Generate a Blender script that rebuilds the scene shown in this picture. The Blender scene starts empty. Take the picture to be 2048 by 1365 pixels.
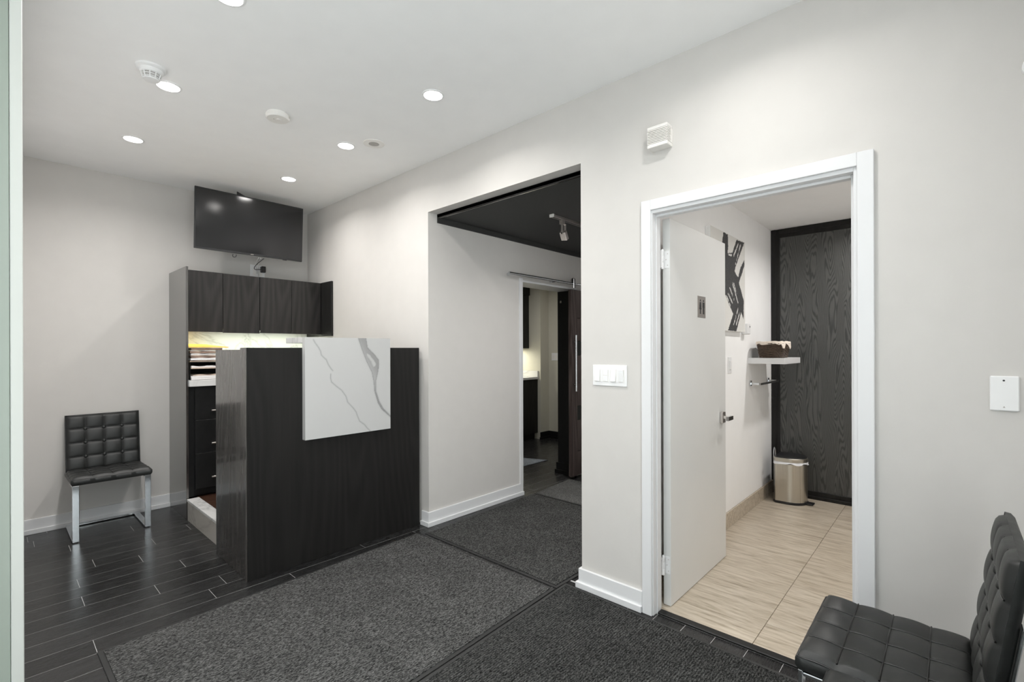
import bpy, bmesh, math, random
from mathutils import Matrix, Vector, Euler
R = math.radians
PI = math.pi
sc = bpy.context.scene
COL = sc.collection

# ------------------------------------------------------------------ camera
CAM_H = 1.35
FPX = 957.0
YAW = math.atan((1024 + 18) / FPX)
ROLL = 0.0033
cd = bpy.data.cameras.new('camera')
cam = bpy.data.objects.new('camera', cd)
COL.objects.link(cam)
fwd = Vector((math.sin(YAW), math.cos(YAW), 0)); rgt = Vector((math.cos(YAW), -math.sin(YAW), 0)); up = Vector((0, 0, 1))
cx = rgt * math.cos(ROLL) - up * math.sin(ROLL)
cy = up * math.cos(ROLL) + rgt * math.sin(ROLL)
cz = -fwd
cam.matrix_world = Matrix(((cx.x, cy.x, cz.x, 0), (cx.y, cy.y, cz.y, 0), (cx.z, cy.z, cz.z, CAM_H), (0, 0, 0, 1)))
cd.sensor_fit = 'HORIZONTAL'
cd.sensor_width = 36.0
cd.lens = 36.0 * FPX / 2048
cd.shift_y = (700.2 - 682.5) / 2048
cd.clip_start = 0.02
sc.camera = cam

# ------------------------------------------------------------------ world, exposure
wd = bpy.data.worlds.new('sky'); sc.world = wd
wd.use_nodes = True
bg = wd.node_tree.nodes['Background']
bg.inputs[0].default_value = (0.955, 0.97, 1.0, 1)
bg.inputs[1].default_value = 4.4
sc.view_settings.view_transform = 'Standard'
sc.view_settings.look = 'None'
sc.view_settings.gamma = 1
sc.view_settings.use_curve_mapping = False
sc.view_settings.exposure = 0.20
sc.cycles.use_denoising = True
sc.cycles.max_bounces = 10
sc.cycles.diffuse_bounces = 8
sc.cycles.glossy_bounces = 4
sc.cycles.sample_clamp_direct = 4.0
sc.cycles.caustics_reflective = False
sc.cycles.caustics_refractive = False
DOWNLIGHT_W = 6.6

# ------------------------------------------------------------------ helpers
def thing(name, label, cat, loc=(0, 0, 0), group=None, kind=None):
    o = bpy.data.objects.new(name, None)
    COL.objects.link(o)
    o.empty_display_size = 0.05
    o.location = loc
    tag(o, label, cat, group, kind)
    return o

def tag(o, label=None, cat=None, group=None, kind=None):
    if label: o['label'] = label
    if cat: o['category'] = cat
    if group: o['group'] = group
    if kind: o['kind'] = kind
    return o

def wloc(o):
    v = Vector((0, 0, 0))
    while o is not None:
        v += o.location
        o = o.parent
    return v

def obj(name, bm, mat, parent=None, origin=None, smooth=None):
    """bm in world coordinates (or coordinates of an unrotated root); origin = base point of the object"""
    if origin is None:
        xs = [v.co for v in bm.verts]
        origin = Vector(((min(c.x for c in xs) + max(c.x for c in xs)) / 2,
                         (min(c.y for c in xs) + max(c.y for c in xs)) / 2,
                         min(c.z for c in xs)))
    origin = Vector(origin)
    for v in bm.verts: v.co -= origin
    me = bpy.data.meshes.new(name)
    bmesh.ops.recalc_face_normals(bm, faces=bm.faces)
    bm.to_mesh(me); bm.free()
    if smooth is not None:
        for p in me.polygons: p.use_smooth = True
        me.set_sharp_from_angle(angle=R(smooth))
    me.materials.append(mat)
    o = bpy.data.objects.new(name, me)
    COL.objects.link(o)
    if parent is not None:
        o.parent = parent
        o.location = origin - wloc(parent)
    else:
        o.location = origin
    return o

def NB(): return bmesh.new()

def box(bm, x0, x1, y0, y1, z0, z1, bev=0, M=None, seg=1):
    t = bmesh.new()
    bmesh.ops.create_cube(t, size=1)
    for v in t.verts:
        v.co = Vector(((x0 + x1) / 2 + v.co.x * (x1 - x0), (y0 + y1) / 2 + v.co.y * (y1 - y0), (z0 + z1) / 2 + v.co.z * (z1 - z0)))
    if bev:
        bmesh.ops.bevel(t, geom=list(t.edges), offset=bev, segments=seg, affect='EDGES', profile=0.5)
    if M is not None: bmesh.ops.transform(t, matrix=M, verts=t.verts)
    me = bpy.data.meshes.new('tmp'); t.to_mesh(me); t.free()
    bm.from_mesh(me); bpy.data.meshes.remove(me)
    return bm

def B(*a, **k): return box(NB(), *a, **k)

def lathe(bm, prof, center, n=24, axis='Z', M=None):
    """prof: list of (radius, height)"""
    rings = []
    for r, h in prof:
        ring = []
        for i in range(n):
            a = 2 * PI * i / n
            if axis == 'Z': c = Vector((r * math.cos(a), r * math.sin(a), h))
            elif axis == 'X': c = Vector((h, r * math.cos(a), r * math.sin(a)))
            else: c = Vector((r * math.cos(a), h, r * math.sin(a)))
            c = (M @ c if M is not None else c) + Vector(center)
            ring.append(bm.verts.new(c))
        rings.append(ring)
    for a, b in zip(rings, rings[1:]):
        for i in range(n):
            bm.faces.new((a[i], a[(i + 1) % n], b[(i + 1) % n], b[i]))
    bm.faces.new(rings[0]); bm.faces.new(rings[-1])
    return bm

def tube(bm, pts, r, n=8, closed=False):
    pts = [Vector(p) for p in pts]
    rings = []
    m = len(pts)
    prevn = None
    for i, p in enumerate(pts):
        if closed: d = pts[(i + 1) % m] - pts[i - 1]
        else: d = pts[min(i + 1, m - 1)] - pts[max(i - 1, 0)]
        d.normalize()
        if prevn is None:
            a = Vector((0, 0, 1)) if abs(d.z) < 0.9 else Vector((1, 0, 0))
            nn = d.cross(a).normalized()
        else:
            nn = (prevn - d * prevn.dot(d)).normalized()
        prevn = nn
        bb = d.cross(nn)
        rings.append([bm.verts.new(p + (nn * math.cos(2 * PI * k / n) + bb * math.sin(2 * PI * k / n)) * r) for k in range(n)])
    last = m if closed else m - 1
    for i in range(last):
        a, b = rings[i], rings[(i + 1) % m]
        for k in range(n):
            bm.faces.new((a[k], a[(k + 1) % n], b[(k + 1) % n], b[k]))
    if not closed:
        bm.faces.new(rings[0]); bm.faces.new(rings[-1])
    return bm

def prism(bm, pts, ext):
    """planar polygon pts (3D) extruded by vector ext"""
    ext = Vector(ext)
    a = [bm.verts.new(Vector(p)) for p in pts]
    b = [bm.verts.new(Vector(p) + ext) for p in pts]
    bm.faces.new(a); bm.faces.new(b)
    for i in range(len(pts)):
        bm.faces.new((a[i], a[(i + 1) % len(pts)], b[(i + 1) % len(pts)], b[i]))
    return bm

def bez(p0, p1, p2, p3, n=14):
    p0, p1, p2, p3 = map(Vector, (p0, p1, p2, p3))
    o = []
    for i in range(n + 1):
        t = i / n
        o.append(p0 * (1 - t) ** 3 + p1 * 3 * t * (1 - t) ** 2 + p2 * 3 * t * t * (1 - t) + p3 * t ** 3)
    return o

# ------------------------------------------------------------------ materials
class Mat:
    def __init__(s, name):
        s.m = bpy.data.materials.new(name); s.m.use_nodes = True
        s.nt = s.m.node_tree; s.n = s.nt.nodes; s.l = s.nt.links
        s.b = s.n['Principled BSDF']
    def node(s, t, **k):
        n = s.n.new(t)
        for a, v in k.items(): setattr(n, a, v)
        return n
    def coords(s, scale=(1, 1, 1), kind='Object'):
        tc = s.node('ShaderNodeTexCoord'); mp = s.node('ShaderNodeMapping')
        mp.inputs['Scale'].default_value = scale
        s.l.new(tc.outputs[kind], mp.inputs[0])
        return mp.outputs[0]
    def noise(s, vec, scale, detail=3, rough=0.5, dist=0):
        n = s.node('ShaderNodeTexNoise')
        n.inputs['Scale'].default_value = scale; n.inputs['Detail'].default_value = detail
        n.inputs['Roughness'].default_value = rough; n.inputs['Distortion'].default_value = dist
        s.l.new(vec, n.inputs['Vector'])
        return n.outputs['Fac']
    def wave(s, vec, scale, dist=0, detail=2, dscale=1, direction='X', rings=False):
        n = s.node('ShaderNodeTexWave')
        n.wave_type = 'RINGS' if rings else 'BANDS'
        if rings: n.rings_direction = direction
        else: n.bands_direction = direction
        n.inputs['Scale'].default_value = scale; n.inputs['Distortion'].default_value = dist
        n.inputs['Detail'].default_value = detail; n.inputs['Detail Scale'].default_value = dscale
        s.l.new(vec, n.inputs['Vector'])
        return n.outputs['Fac']
    def ramp(s, fac, stops):
        r = s.node('ShaderNodeValToRGB')
        e = r.color_ramp.elements
        while len(e) < len(stops): e.new(0.5)
        for el, (p, c) in zip(e, stops):
            el.position = p; el.color = (c[0], c[1], c[2], 1) if isinstance(c, (tuple, list)) else (c, c, c, 1)
        s.l.new(fac, r.inputs[0])
        return r.outputs['Color']
    def mix(s, fac, a, b, mode='MIX'):
        m = s.node('ShaderNodeMix'); m.data_type = 'RGBA'; m.blend_type = mode
        for sock, v in ((m.inputs[0], fac), (m.inputs[6], a), (m.inputs[7], b)):
            if hasattr(v, 'is_output'): s.l.new(v, sock)
            elif isinstance(v, (tuple, list)): sock.default_value = (v[0], v[1], v[2], 1)
            else: sock.default_value = v
        return m.outputs[2]
    def bump(s, h, strength=0.2, dist=0.002, normal=None):
        b = s.node('ShaderNodeBump')
        b.inputs['Strength'].default_value = strength; b.inputs['Distance'].default_value = dist
        s.l.new(h, b.inputs['Height'])
        if normal is not None: s.l.new(normal, b.inputs['Normal'])
        s.l.new(b.outputs[0], s.b.inputs['Normal'])
        return b.outputs[0]
    def color(s, c):
        if hasattr(c, 'is_output'): s.l.new(c, s.b.inputs['Base Color'])
        else: s.b.inputs['Base Color'].default_value = (c[0], c[1], c[2], 1)
    def rough(s, r):
        if hasattr(r, 'is_output'): s.l.new(r, s.b.inputs['Roughness'])
        else: s.b.inputs['Roughness'].default_value = r

def plain(name, c, rough=0.5, metal=0, spec=0.5, coat=0, noise=0.0, nscale=60, bump=0.0):
    m = Mat(name); m.rough(rough)
    m.b.inputs['Metallic'].default_value = metal
    m.b.inputs['Specular IOR Level'].default_value = spec
    m.b.inputs['Coat Weight'].default_value = coat
    if noise or bump:
        v = m.coords()
        f = m.noise(v, nscale, 3)
        lo = tuple(max(0, x * (1 - noise)) for x in c); hi = tuple(min(1, x * (1 + noise)) for x in c)
        m.color(m.ramp(f, [(0.3, lo), (0.7, hi)]))
        if bump: m.bump(f, bump, 0.001)
    else:
        m.color(c)
    return m.m

def emit(name, c, strength):
    m = Mat(name)
    m.color(c)
    m.b.inputs['Emission Color'].default_value = (c[0], c[1], c[2], 1)
    m.b.inputs['Emission Strength'].default_value = strength
    return m.m

M = {}
M['wall'] = plain('wall_paint', (0.60, 0.58, 0.556), 0.62, spec=0.3, noise=0.012, nscale=9, bump=0.03)
M['ceiling'] = plain('ceiling_paint', (0.90, 0.898, 0.893), 0.8, spec=0.2, noise=0.01, nscale=7)
M['trim'] = plain('white_trim_paint', (0.71, 0.712, 0.72), 0.35, noise=0.01, nscale=5)
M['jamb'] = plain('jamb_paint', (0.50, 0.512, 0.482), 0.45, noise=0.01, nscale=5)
M['jamb_shaded'] = plain('shaded_jamb_paint', (0.27, 0.305, 0.265), 0.45, noise=0.01, nscale=5)  # near-left jamb board: its shade is put into a darker green-grey colour
M['door_white'] = plain('white_door_paint', (0.70, 0.70, 0.685), 0.3, noise=0.012, nscale=4, bump=0.02)
M['kitchen_wall'] = plain('beige_wall_paint', (0.55, 0.53, 0.45), 0.6, noise=0.012, nscale=9)
M['black_paint'] = plain('black_ceiling_paint', (0.030, 0.030, 0.029), 0.7, noise=0.1, nscale=60)
M['black_gloss'] = plain('black_gloss_paint', (0.010, 0.010, 0.010), 0.38, spec=0.3, noise=0.15, nscale=30)
M['plastic'] = plain('white_plastic', (0.80, 0.80, 0.80), 0.4, noise=0.01, nscale=20)
M['cream_plastic'] = plain('cream_plastic', (0.80, 0.78, 0.75), 0.45, noise=0.02, nscale=20)
M['grey_plastic'] = plain('grey_plastic', (0.42, 0.40, 0.38), 0.6, noise=0.05, nscale=90)
M['black_plastic'] = plain('black_plastic', (0.012, 0.012, 0.013), 0.4, noise=0.1, nscale=60)
M['chrome'] = plain('chrome', (0.72, 0.74, 0.76), 0.10, metal=1, noise=0.02, nscale=12)
M['nickel'] = plain('satin_nickel', (0.62, 0.58, 0.55), 0.28, metal=1, noise=0.03, nscale=40)
M['dark_chrome'] = plain('dark_chrome', (0.30, 0.29, 0.28), 0.15, metal=1, noise=0.05, nscale=20)
M['paper'] = plain('white_paper', (0.74, 0.72, 0.71), 0.8, noise=0.05, nscale=80)
M['manila'] = plain('brown_folder_card', (0.33, 0.22, 0.17), 0.8, noise=0.15, nscale=40)
M['tan'] = plain('tan_folder_card', (0.50, 0.40, 0.33), 0.8, noise=0.1, nscale=40)
M['orange'] = plain('orange_folder_card', (0.90, 0.50, 0.06), 0.6, noise=0.05, nscale=40)
M['grout'] = plain('light_grout', (0.44, 0.435, 0.43), 0.8, noise=0.1, nscale=80)
M['beige_grout'] = plain('beige_grout', (0.28, 0.23, 0.17), 0.8, noise=0.1, nscale=80)
M['canvas_side'] = plain('canvas_cloth', (0.76, 0.74, 0.70), 0.8, noise=0.03, nscale=200)
M['cloth'] = plain('cream_cloth', (0.74, 0.66, 0.58), 0.85, noise=0.08, nscale=60, bump=0.1)
M['liner'] = plain('white_liner_film', (0.85, 0.86, 0.89), 0.4, noise=0.02, nscale=30)
M['wicker'] = plain('dark_wicker', (0.085, 0.057, 0.040), 0.5, noise=0.4, nscale=60)
M['glass_black'] = plain('dark_glass', (0.010, 0.012, 0.010), 0.08)
M['rubber'] = plain('black_rubber', (0.018, 0.018, 0.018), 0.55, noise=0.1, nscale=80)
M['lens'] = emit('lamp_lens', (1.0, 0.97, 0.94), 45)
M['strip_warm'] = emit('led_strip_warm', (1.0, 0.78, 0.22), 6)
M['strip_green'] = emit('led_strip_pale', (0.93, 1.0, 0.80), 6)
M['brown_floor'] = None

def wood(name, dark, light, rough=0.3, gscale=1.0, coat=0.0, contrast=(0.35, 0.7), bstr=0.15, cior=1.5, crough=0.16, spec=0.22):
    """vertical grained stained veneer"""
    m = Mat(name)
    v = m.coords((1, 1, 0.045))
    f1 = m.noise(v, 70 * gscale, 4, 0.6, 0.3)
    v2 = m.coords((1, 1, 0.16))
    n2 = m.noise(v2, 3.0, 2, 0.5)
    vv = m.node('ShaderNodeVectorMath'); vv.operation = 'ADD'
    sc3 = m.node('ShaderNodeVectorMath'); sc3.operation = 'SCALE'
    tcn = m.node('ShaderNodeTexNoise'); tcn.inputs['Scale'].default_value = 2.6; tcn.inputs['Detail'].default_value = 1
    m.l.new(v2, tcn.inputs['Vector'])
    m.l.new(tcn.outputs['Color'], sc3.inputs[0]); sc3.inputs['Scale'].default_value = 0.55
    m.l.new(v2, vv.inputs[0]); m.l.new(sc3.outputs[0], vv.inputs[1])
    w = m.wave(vv.outputs[0], 7 * gscale, 2.0, 2, 1.0, 'DIAGONAL')
    f = m.mix(0.28, f1, w)
    m.color(m.ramp(f, [(contrast[0], dark), (contrast[1], light)]))
    m.rough(rough)
    m.b.inputs['Specular IOR Level'].default_value = spec
    m.b.inputs['Coat Weight'].default_value = coat
    m.b.inputs['Coat Roughness'].default_value = crough
    m.b.inputs['Coat IOR'].default_value = cior
    m.bump(f, bstr, 0.0004)
    return m.m

M['wood'] = wood('black_stained_oak', (0.0085, 0.0082, 0.0078), (0.017, 0.0162, 0.0153), 0.42, coat=0.10, contrast=(0.2, 0.85), bstr=0.06)
M['wood_gloss'] = wood('lacquered_black_oak', (0.022, 0.0195, 0.018), (0.052, 0.046, 0.042), 0.4, coat=1.0, contrast=(0.3, 0.8), bstr=0.04, cior=2.3, crough=0.13)
M['wood_door'] = wood('dark_cabinet_oak', (0.012, 0.011, 0.0105), (0.030, 0.0275, 0.026), 0.42, coat=0.3, contrast=(0.25, 0.8), bstr=0.06)
M['wood_brown'] = wood('brown_stained_oak', (0.050, 0.037, 0.034), (0.095, 0.074, 0.068), 0.35)
M['brown_floor'] = wood('brown_floor_wood', (0.030, 0.014, 0.009), (0.065, 0.032, 0.020), 0.35)

def black_oak_door():
    m = Mat('black_oak_veneer')
    v = m.coords((1, 1, 0.13))
    sh = m.node('ShaderNodeVectorMath'); sh.operation = 'ADD'
    nz = m.node('ShaderNodeTexNoise'); nz.inputs['Scale'].default_value = 8.0; nz.inputs['Detail'].default_value = 1.5
    m.l.new(v, nz.inputs['Vector'])
    s2 = m.node('ShaderNodeVectorMath'); s2.operation = 'SCALE'; s2.inputs['Scale'].default_value = 0.45
    m.l.new(nz.outputs['Color'], s2.inputs[0])
    m.l.new(v, sh.inputs[0]); m.l.new(s2.outputs[0], sh.inputs[1])
    w = m.wave(sh.outputs[0], 23, 1.8, 2, 2.0, 'Y')
    fine = m.noise(m.coords((1, 1, 0.03)), 140, 2)
    f = m.mix(0.25, w, fine)
    m.color(m.ramp(f, [(0.25, (0.016, 0.0165, 0.016)), (0.45, (0.050, 0.051, 0.048)), (1.0, (0.064, 0.065, 0.061))]))
    m.rough(m.ramp(f, [(0.2, 0.5), (0.6, 0.34)]))
    m.b.inputs['Specular IOR Level'].default_value = 0.8
    m.bump(f, 0.5, 0.001)
    return m.m
M['oak_door'] = black_oak_door()

def plank_mat():
    m = Mat('dark_plank_tile')
    v = m.coords((1, 1, 1), 'Object')
    oi = m.node('ShaderNodeObjectInfo')
    ad = m.node('ShaderNodeVectorMath'); ad.operation = 'ADD'
    m.l.new(v, ad.inputs[0]); m.l.new(oi.outputs['Location'], ad.inputs[1])
    mp = m.node('ShaderNodeMapping'); mp.inputs['Scale'].default_value = (3, 40, 1)
    m.l.new(ad.outputs[0], mp.inputs[0])
    f = m.noise(mp.outputs[0], 2.0, 4, 0.6)
    c = m.ramp(f, [(0.3, (0.013, 0.013, 0.0132)), (0.75, (0.027, 0.0268, 0.027))])
    k = m.node('ShaderNodeMapRange'); k.inputs[3].default_value = 0.75; k.inputs[4].default_value = 1.25
    m.l.new(oi.outputs['Random'], k.inputs[0])
    cc = m.node('ShaderNodeVectorMath'); cc.operation = 'SCALE'
    m.l.new(c, cc.inputs[0]); m.l.new(k.outputs[0], cc.inputs['Scale'])
    m.color(cc.outputs[0])
    m.rough(m.ramp(f, [(0.2, 0.22), (0.8, 0.32)]))
    m.b.inputs['Specular IOR Level'].default_value = 0.36
    m.bump(f, 0.08, 0.0008)
    return m.m
M['plank'] = plank_mat()

def travertine():
    m = Mat('travertine_tile')
    oi = m.node('ShaderNodeObjectInfo')
    v = m.coords((1, 1, 1))
    ad = m.node('ShaderNodeVectorMath'); ad.operation = 'ADD'
    sl = m.node('ShaderNodeVectorMath'); sl.operation = 'SCALE'; sl.inputs['Scale'].default_value = 3.7
    m.l.new(oi.outputs['Location'], sl.inputs[0])
    m.l.new(v, ad.inputs[0]); m.l.new(sl.outputs[0], ad.inputs[1])
    mp = m.node('ShaderNodeMapping'); mp.inputs['Scale'].default_value = (16, 1.6, 16)
    m.l.new(ad.outputs[0], mp.inputs[0])
    f = m.noise(mp.outputs[0], 2.2, 6, 0.62, 0.6)
    mp2 = m.node('ShaderNodeMapping'); mp2.inputs['Scale'].default_value = (60, 7, 60)
    m.l.new(ad.outputs[0], mp2.inputs[0])
    f2 = m.noise(mp2.outputs[0], 1.6, 3, 0.6)
    mf = m.mix(0.4, f, f2)
    m.color(m.ramp(mf, [(0.33, (0.27, 0.22, 0.16)), (0.45, (0.44, 0.375, 0.29)), (0.56, (0.55, 0.48, 0.39)), (0.70, (0.62, 0.555, 0.465))]))
    m.rough(0.35)
    m.bump(mf, 0.05, 0.0006)
    return m.m
M['travertine'] = travertine()

def mat_carpet(name, lo, hi, ribs, rib_dir='Y', blue=0):
    m = Mat(name)
    v = m.coords()
    f = m.noise(m.coords((85, 210, 150)), 1.0, 3, 0.7)
    big = m.noise(v, 3.5, 3, 0.6)
    mid = m.noise(v, 420, 1, 0.5)
    c = m.ramp(m.mix(0.2, f, mid), [(0.40, lo), (0.50, tuple((a + b) / 2.6 for a, b in zip(lo, hi))), (0.62, hi)])
    w = m.wave(v, 0.314 / 0.0115, 0.6, 1, 3, rib_dir)
    g = m.mix(1.0, c, m.ramp(w, [(0.0, 1 - ribs), (0.6, 1.0)]), 'MULTIPLY')
    g2 = m.mix(1.0, g, m.ramp(big, [(0.3, 0.82), (0.7, 1.1)]), 'MULTIPLY')
    m.color(g2)
    m.rough(0.95)
    m.b.inputs['Specular IOR Level'].default_value = 0.1
    h = m.mix(0.4, w, f)
    m.bump(h, 0.35 + ribs, 0.003)
    return m.m
M['mat_a'] = mat_carpet('charcoal_mat_pile', (0.008, 0.008, 0.0078), (0.155, 0.155, 0.152), 0.15)
M['mat_b'] = mat_carpet('charcoal_ribbed_pile', (0.005, 0.005, 0.0049), (0.105, 0.106, 0.103), 0.45)
M['mat_h'] = mat_carpet('charcoal_hall_pile', (0.007, 0.007, 0.0068), (0.135, 0.136, 0.132), 0.35)
M['mat_c'] = mat_carpet('grey_mat_pile', (0.055, 0.055, 0.053), (0.19, 0.19, 0.185), 0.12)
M['rug'] = mat_carpet('blue_grey_rug_pile', (0.09, 0.105, 0.12), (0.32, 0.35, 0.39), 0.0)

def leather():
    m = Mat('black_leather')
    v = m.coords()
    n1 = m.noise(v, 420, 2, 0.5)
    n2 = m.noise(v, 24, 3, 0.6)
    m.color(m.ramp(n2, [(0.3, (0.0135, 0.0145, 0.0138)), (0.7, (0.021, 0.0222, 0.0213))]))
    m.rough(m.ramp(n2, [(0.3, 0.40), (0.7, 0.52)]))
    m.bump(n1, 0.18, 0.0006)
    return m.m
M['leather'] = leather()
M['piping'] = plain('black_leather_cord', (0.007, 0.007, 0.007), 0.35, noise=0.1, nscale=80)

def brushed():
    m = Mat('brushed_steel')
    v = m.coords((220, 220, 1.0))
    f = m.noise(v, 1.0, 3)
    m.color(m.ramp(f, [(0.3, (0.56, 0.53, 0.47)), (0.7, (0.60, 0.57, 0.51))]))
    m.b.inputs['Metallic'].default_value = 1
    m.rough(m.ramp(f, [(0.2, 0.26), (0.8, 0.32)]))
    m.bump(f, 0.01, 0.0002)
    return m.m
M['steel'] = brushed()

def marble(name, base, attr=None, scale=1.5, vd=0.72):
    m = Mat(name)
    v = m.coords()
    f = m.noise(v, 1.3, 5, 0.55, 1.4)
    cloud = m.ramp(f, [(0.35, tuple(b * 0.97 for b in base)), (0.7, base)])
    if attr:
        a = m.node('ShaderNodeVertexColor'); a.layer_name = attr
        col = m.mix(1.0, cloud, a.outputs['Color'], 'MULTIPLY')
    else:
        n = m.noise(v, scale, 6, 0.55, 1.8)
        d = m.node('ShaderNodeMath'); d.operation = 'SUBTRACT'; m.l.new(n, d.inputs[0]); d.inputs[1].default_value = 0.5
        ab = m.node('ShaderNodeMath'); ab.operation = 'ABSOLUTE'; m.l.new(d.outputs[0], ab.inputs[0])
        vein = m.ramp(ab.outputs[0], [(0.0, vd), (0.014, 0.93), (0.04, 1.0)])
        col = m.mix(1.0, cloud, vein, 'MULTIPLY')
    m.color(col)
    m.rough(0.22)
    return m.m
M['marble'] = marble('white_marble', (0.64, 0.638, 0.63))
M['quartz'] = marble('white_quartz', (0.66, 0.655, 0.645), None, 0.8, 0.97)
M['marble_face'] = marble('veined_marble_slab', (0.53, 0.528, 0.522), 'vein')
M['marble_beige'] = marble('veined_marble_riser', (0.50, 0.47, 0.43), None, 1.1, 0.82)

def vcol_mat(name, attr, rough):
    m = Mat(name)
    a = m.node('ShaderNodeVertexColor'); a.layer_name = attr
    n = m.noise(m.coords(), 260, 2)
    m.color(m.mix(1.0, a.outputs['Color'], m.ramp(n, [(0.3, 0.93), (0.7, 1.0)]), 'MULTIPLY'))
    m.rough(rough)
    return m.m
M['painting'] = vcol_mat('painted_canvas', 'paint', 0.7)

def pane_mat():
    m = Mat('window_glass')
    tr = m.node('ShaderNodeBsdfTransparent'); tr.inputs[0].default_value = (0.95, 0.98, 0.97, 1)
    gl = m.node('ShaderNodeBsdfGlossy'); gl.inputs['Roughness'].default_value = 0.02
    mx = m.node('ShaderNodeMixShader'); mx.inputs[0].default_value = 0.06
    m.l.new(tr.outputs[0], mx.inputs[1]); m.l.new(gl.outputs[0], mx.inputs[2])
    m.l.new(mx.outputs[0], m.n['Material Output'].inputs['Surface'])
    return m.m
M['pane'] = pane_mat()

def screen_mat():
    m = Mat('tv_screen')
    m.color((0.010, 0.010, 0.011))
    m.rough(0.13)
    m.b.inputs['Specular IOR Level'].default_value = 0.6
    return m.m
M['screen'] = screen_mat()

# ------------------------------------------------------------------ room dimensions
XL, XR = 0.07, 2.27          # side walls of the reception room
YB, YF = 5.02, -0.45         # back wall, front wall
ZC = 2.79                    # ceiling
WT = 0.088                   # thickness of the right wall
XW = XR + WT
HALL_Y = 2.955               # hall side wall
HALL_R = 1.55
REST_Y = 1.25                # restroom side wall
ZH = 2.385                   # hall ceiling
ZR = 2.465                   # restroom ceiling
XE = 4.97                    # end of the restroom

# ------------------------------------------------------------------ structure
def struct(name, bm, mat, label, cat, parent=None):
    o = obj(name, bm, mat, parent)
    if parent is None: tag(o, label, cat, None, 'structure')
    return o

# floor slab with plank tiles
bm = NB()
box(bm, -1.75, XW, YF - 0.1, YB + 0.12, -0.06, -0.0004)
box(bm, XW, 6.6, HALL_R - 0.02, YB + 0.25, -0.06, -0.0004)
floor = struct('floor', bm, M['grout'], 'dark plank tile floor with thin pale grout lines', 'floor')
pm = bpy.data.meshes.new('plank')
tb = NB(); bmesh.ops.create_cube(tb, size=1)
tb.to_mesh(pm); tb.free(); pm.materials.append(M['plank'])
PITCH = 0.1425
Y0 = 3.098 - PITCH * 25
anchors = {2.955: 0.83, 3.098: 0.921, 3.2405: 0.633, 3.383: 0.333, 3.5255: 0.82, 3.668: 0.34, 3.8105: 0.656, 3.953: 0.44,
           4.0955: 0.776, 4.238: 0.12, 4.3805: 0.362, 4.523: 0.723, 4.6655: 0.2, 2.8125: 0.319}
rnd = random.Random(4)
GAP = 0.0023
floor_o = wloc(floor)
def lay(x0, x1, ya, yb, skip=None):
    k = 0
    while True:
        y = Y0 + PITCH * k
        k += 1
        if y + PITCH <= ya: continue
        if y >= yb: break
        a = None
        for kk, vv in anchors.items():
            if abs(kk - y) < 0.02: a = vv
        if a is None: a = rnd.uniform(0, 0.9)
        x = a - 0.9 * math.ceil((a - x0) / 0.9)
        while x < x1:
            xa, xb = max(x, x0), min(x + 0.9, x1)
            x += 0.9
            if xb - xa < 0.03: continue
            yy0, yy1 = max(y, ya), min(y + PITCH, yb)
            if yy1 - yy0 < 0.01: continue
            if skip and skip(xa, xb, yy0, yy1): continue
            p = bpy.data.objects.new('plank', pm)
            COL.objects.link(p); p.parent = floor
            p.scale = (xb - xa - GAP, yy1 - yy0 - GAP, 0.006)
            p.location = Vector(((xa + xb) / 2, (yy0 + yy1) / 2, -0.003)) - floor_o
skip = lambda xa, xb, a, b: (xa > 1.15 and a > 3.2) or (xa > 0.45 and xb < 2.1 and a > 0.3 and b < 1.5)
lay(XL - 0.35, 2.2945, 0.2, YB, skip)
lay(2.2945, 5.8, HALL_R, 5.15, lambda xa, xb, a, b: (xb < 3.2 and b > 3.3) or (xa > 2.4 and xb < 3.3 and b < 2.8 and a > 1.7) or (xa > 4.6 and b < 2.9))

# ceilings
struct('ceiling', B(-1.75, XW, YF - 0.1, YB + 0.12, ZC, ZC + 0.1), M['ceiling'], 'smooth white ceiling over the reception room', 'ceiling')
struct('ceiling_hall', B(XW, 6.6, HALL_R - 0.02, HALL_Y, ZH, ZH + 0.12), M['black_paint'], 'black painted ceiling of the side hallway', 'ceiling')
struct('ceiling_restroom', B(XW, XE + 0.1, -0.3, REST_Y, ZR, ZR + 0.1), M['ceiling'], 'low white ceiling inside the restroom', 'ceiling')
struct('ceiling_kitchen', B(XW, 6.6, HALL_Y + 0.235, YB + 0.25, 2.6, 2.7), M['kitchen_wall'], 'beige ceiling of the kitchenette beyond the hallway', 'ceiling')

# walls
struct('wall_back', B(-0.2, XW, YB, YB + 0.12, 0, ZC), M['wall'], 'pale greige painted back wall behind the reception', 'wall')
bm = NB()
for y0, y1, z0, z1 in ((YF, 0.245, 0, ZC), (0.245, 1.14, 2.072, ZC), (1.14, HALL_R, 0, ZC), (HALL_R, HALL_Y, 2.41, ZC), (HALL_Y, YB, 0, ZC)):
    box(bm, XR, XW, y0, y1, z0, z1)
struct('wall_right', bm, M['wall'], 'long pale greige wall with the hallway opening and restroom doorway', 'wall')
bm = NB()
box(bm, -1.75, 0.041, 2.205, 2.33, 0, ZC); box(bm, -0.1, XL - 0.014, 2.33, YB, 0, ZC)
struct('wall_left', bm, M['ceiling'], 'pale wall end at the near left beside the doorway', 'wall')
bm = NB()
box(bm, 0.95, XW, YF - 0.1, YF, 0, ZC); box(bm, -1.75, -1.65, YF - 0.1, YF, 0, ZC)
box(bm, -1.65, 0.95, YF - 0.1, YF, 2.55, ZC); box(bm, -1.65, 0.95, YF - 0.1, YF, 0, 0.12)
struct('wall_front', bm, M['ceiling'], 'white front wall around the added storefront window', 'wall')
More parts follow.
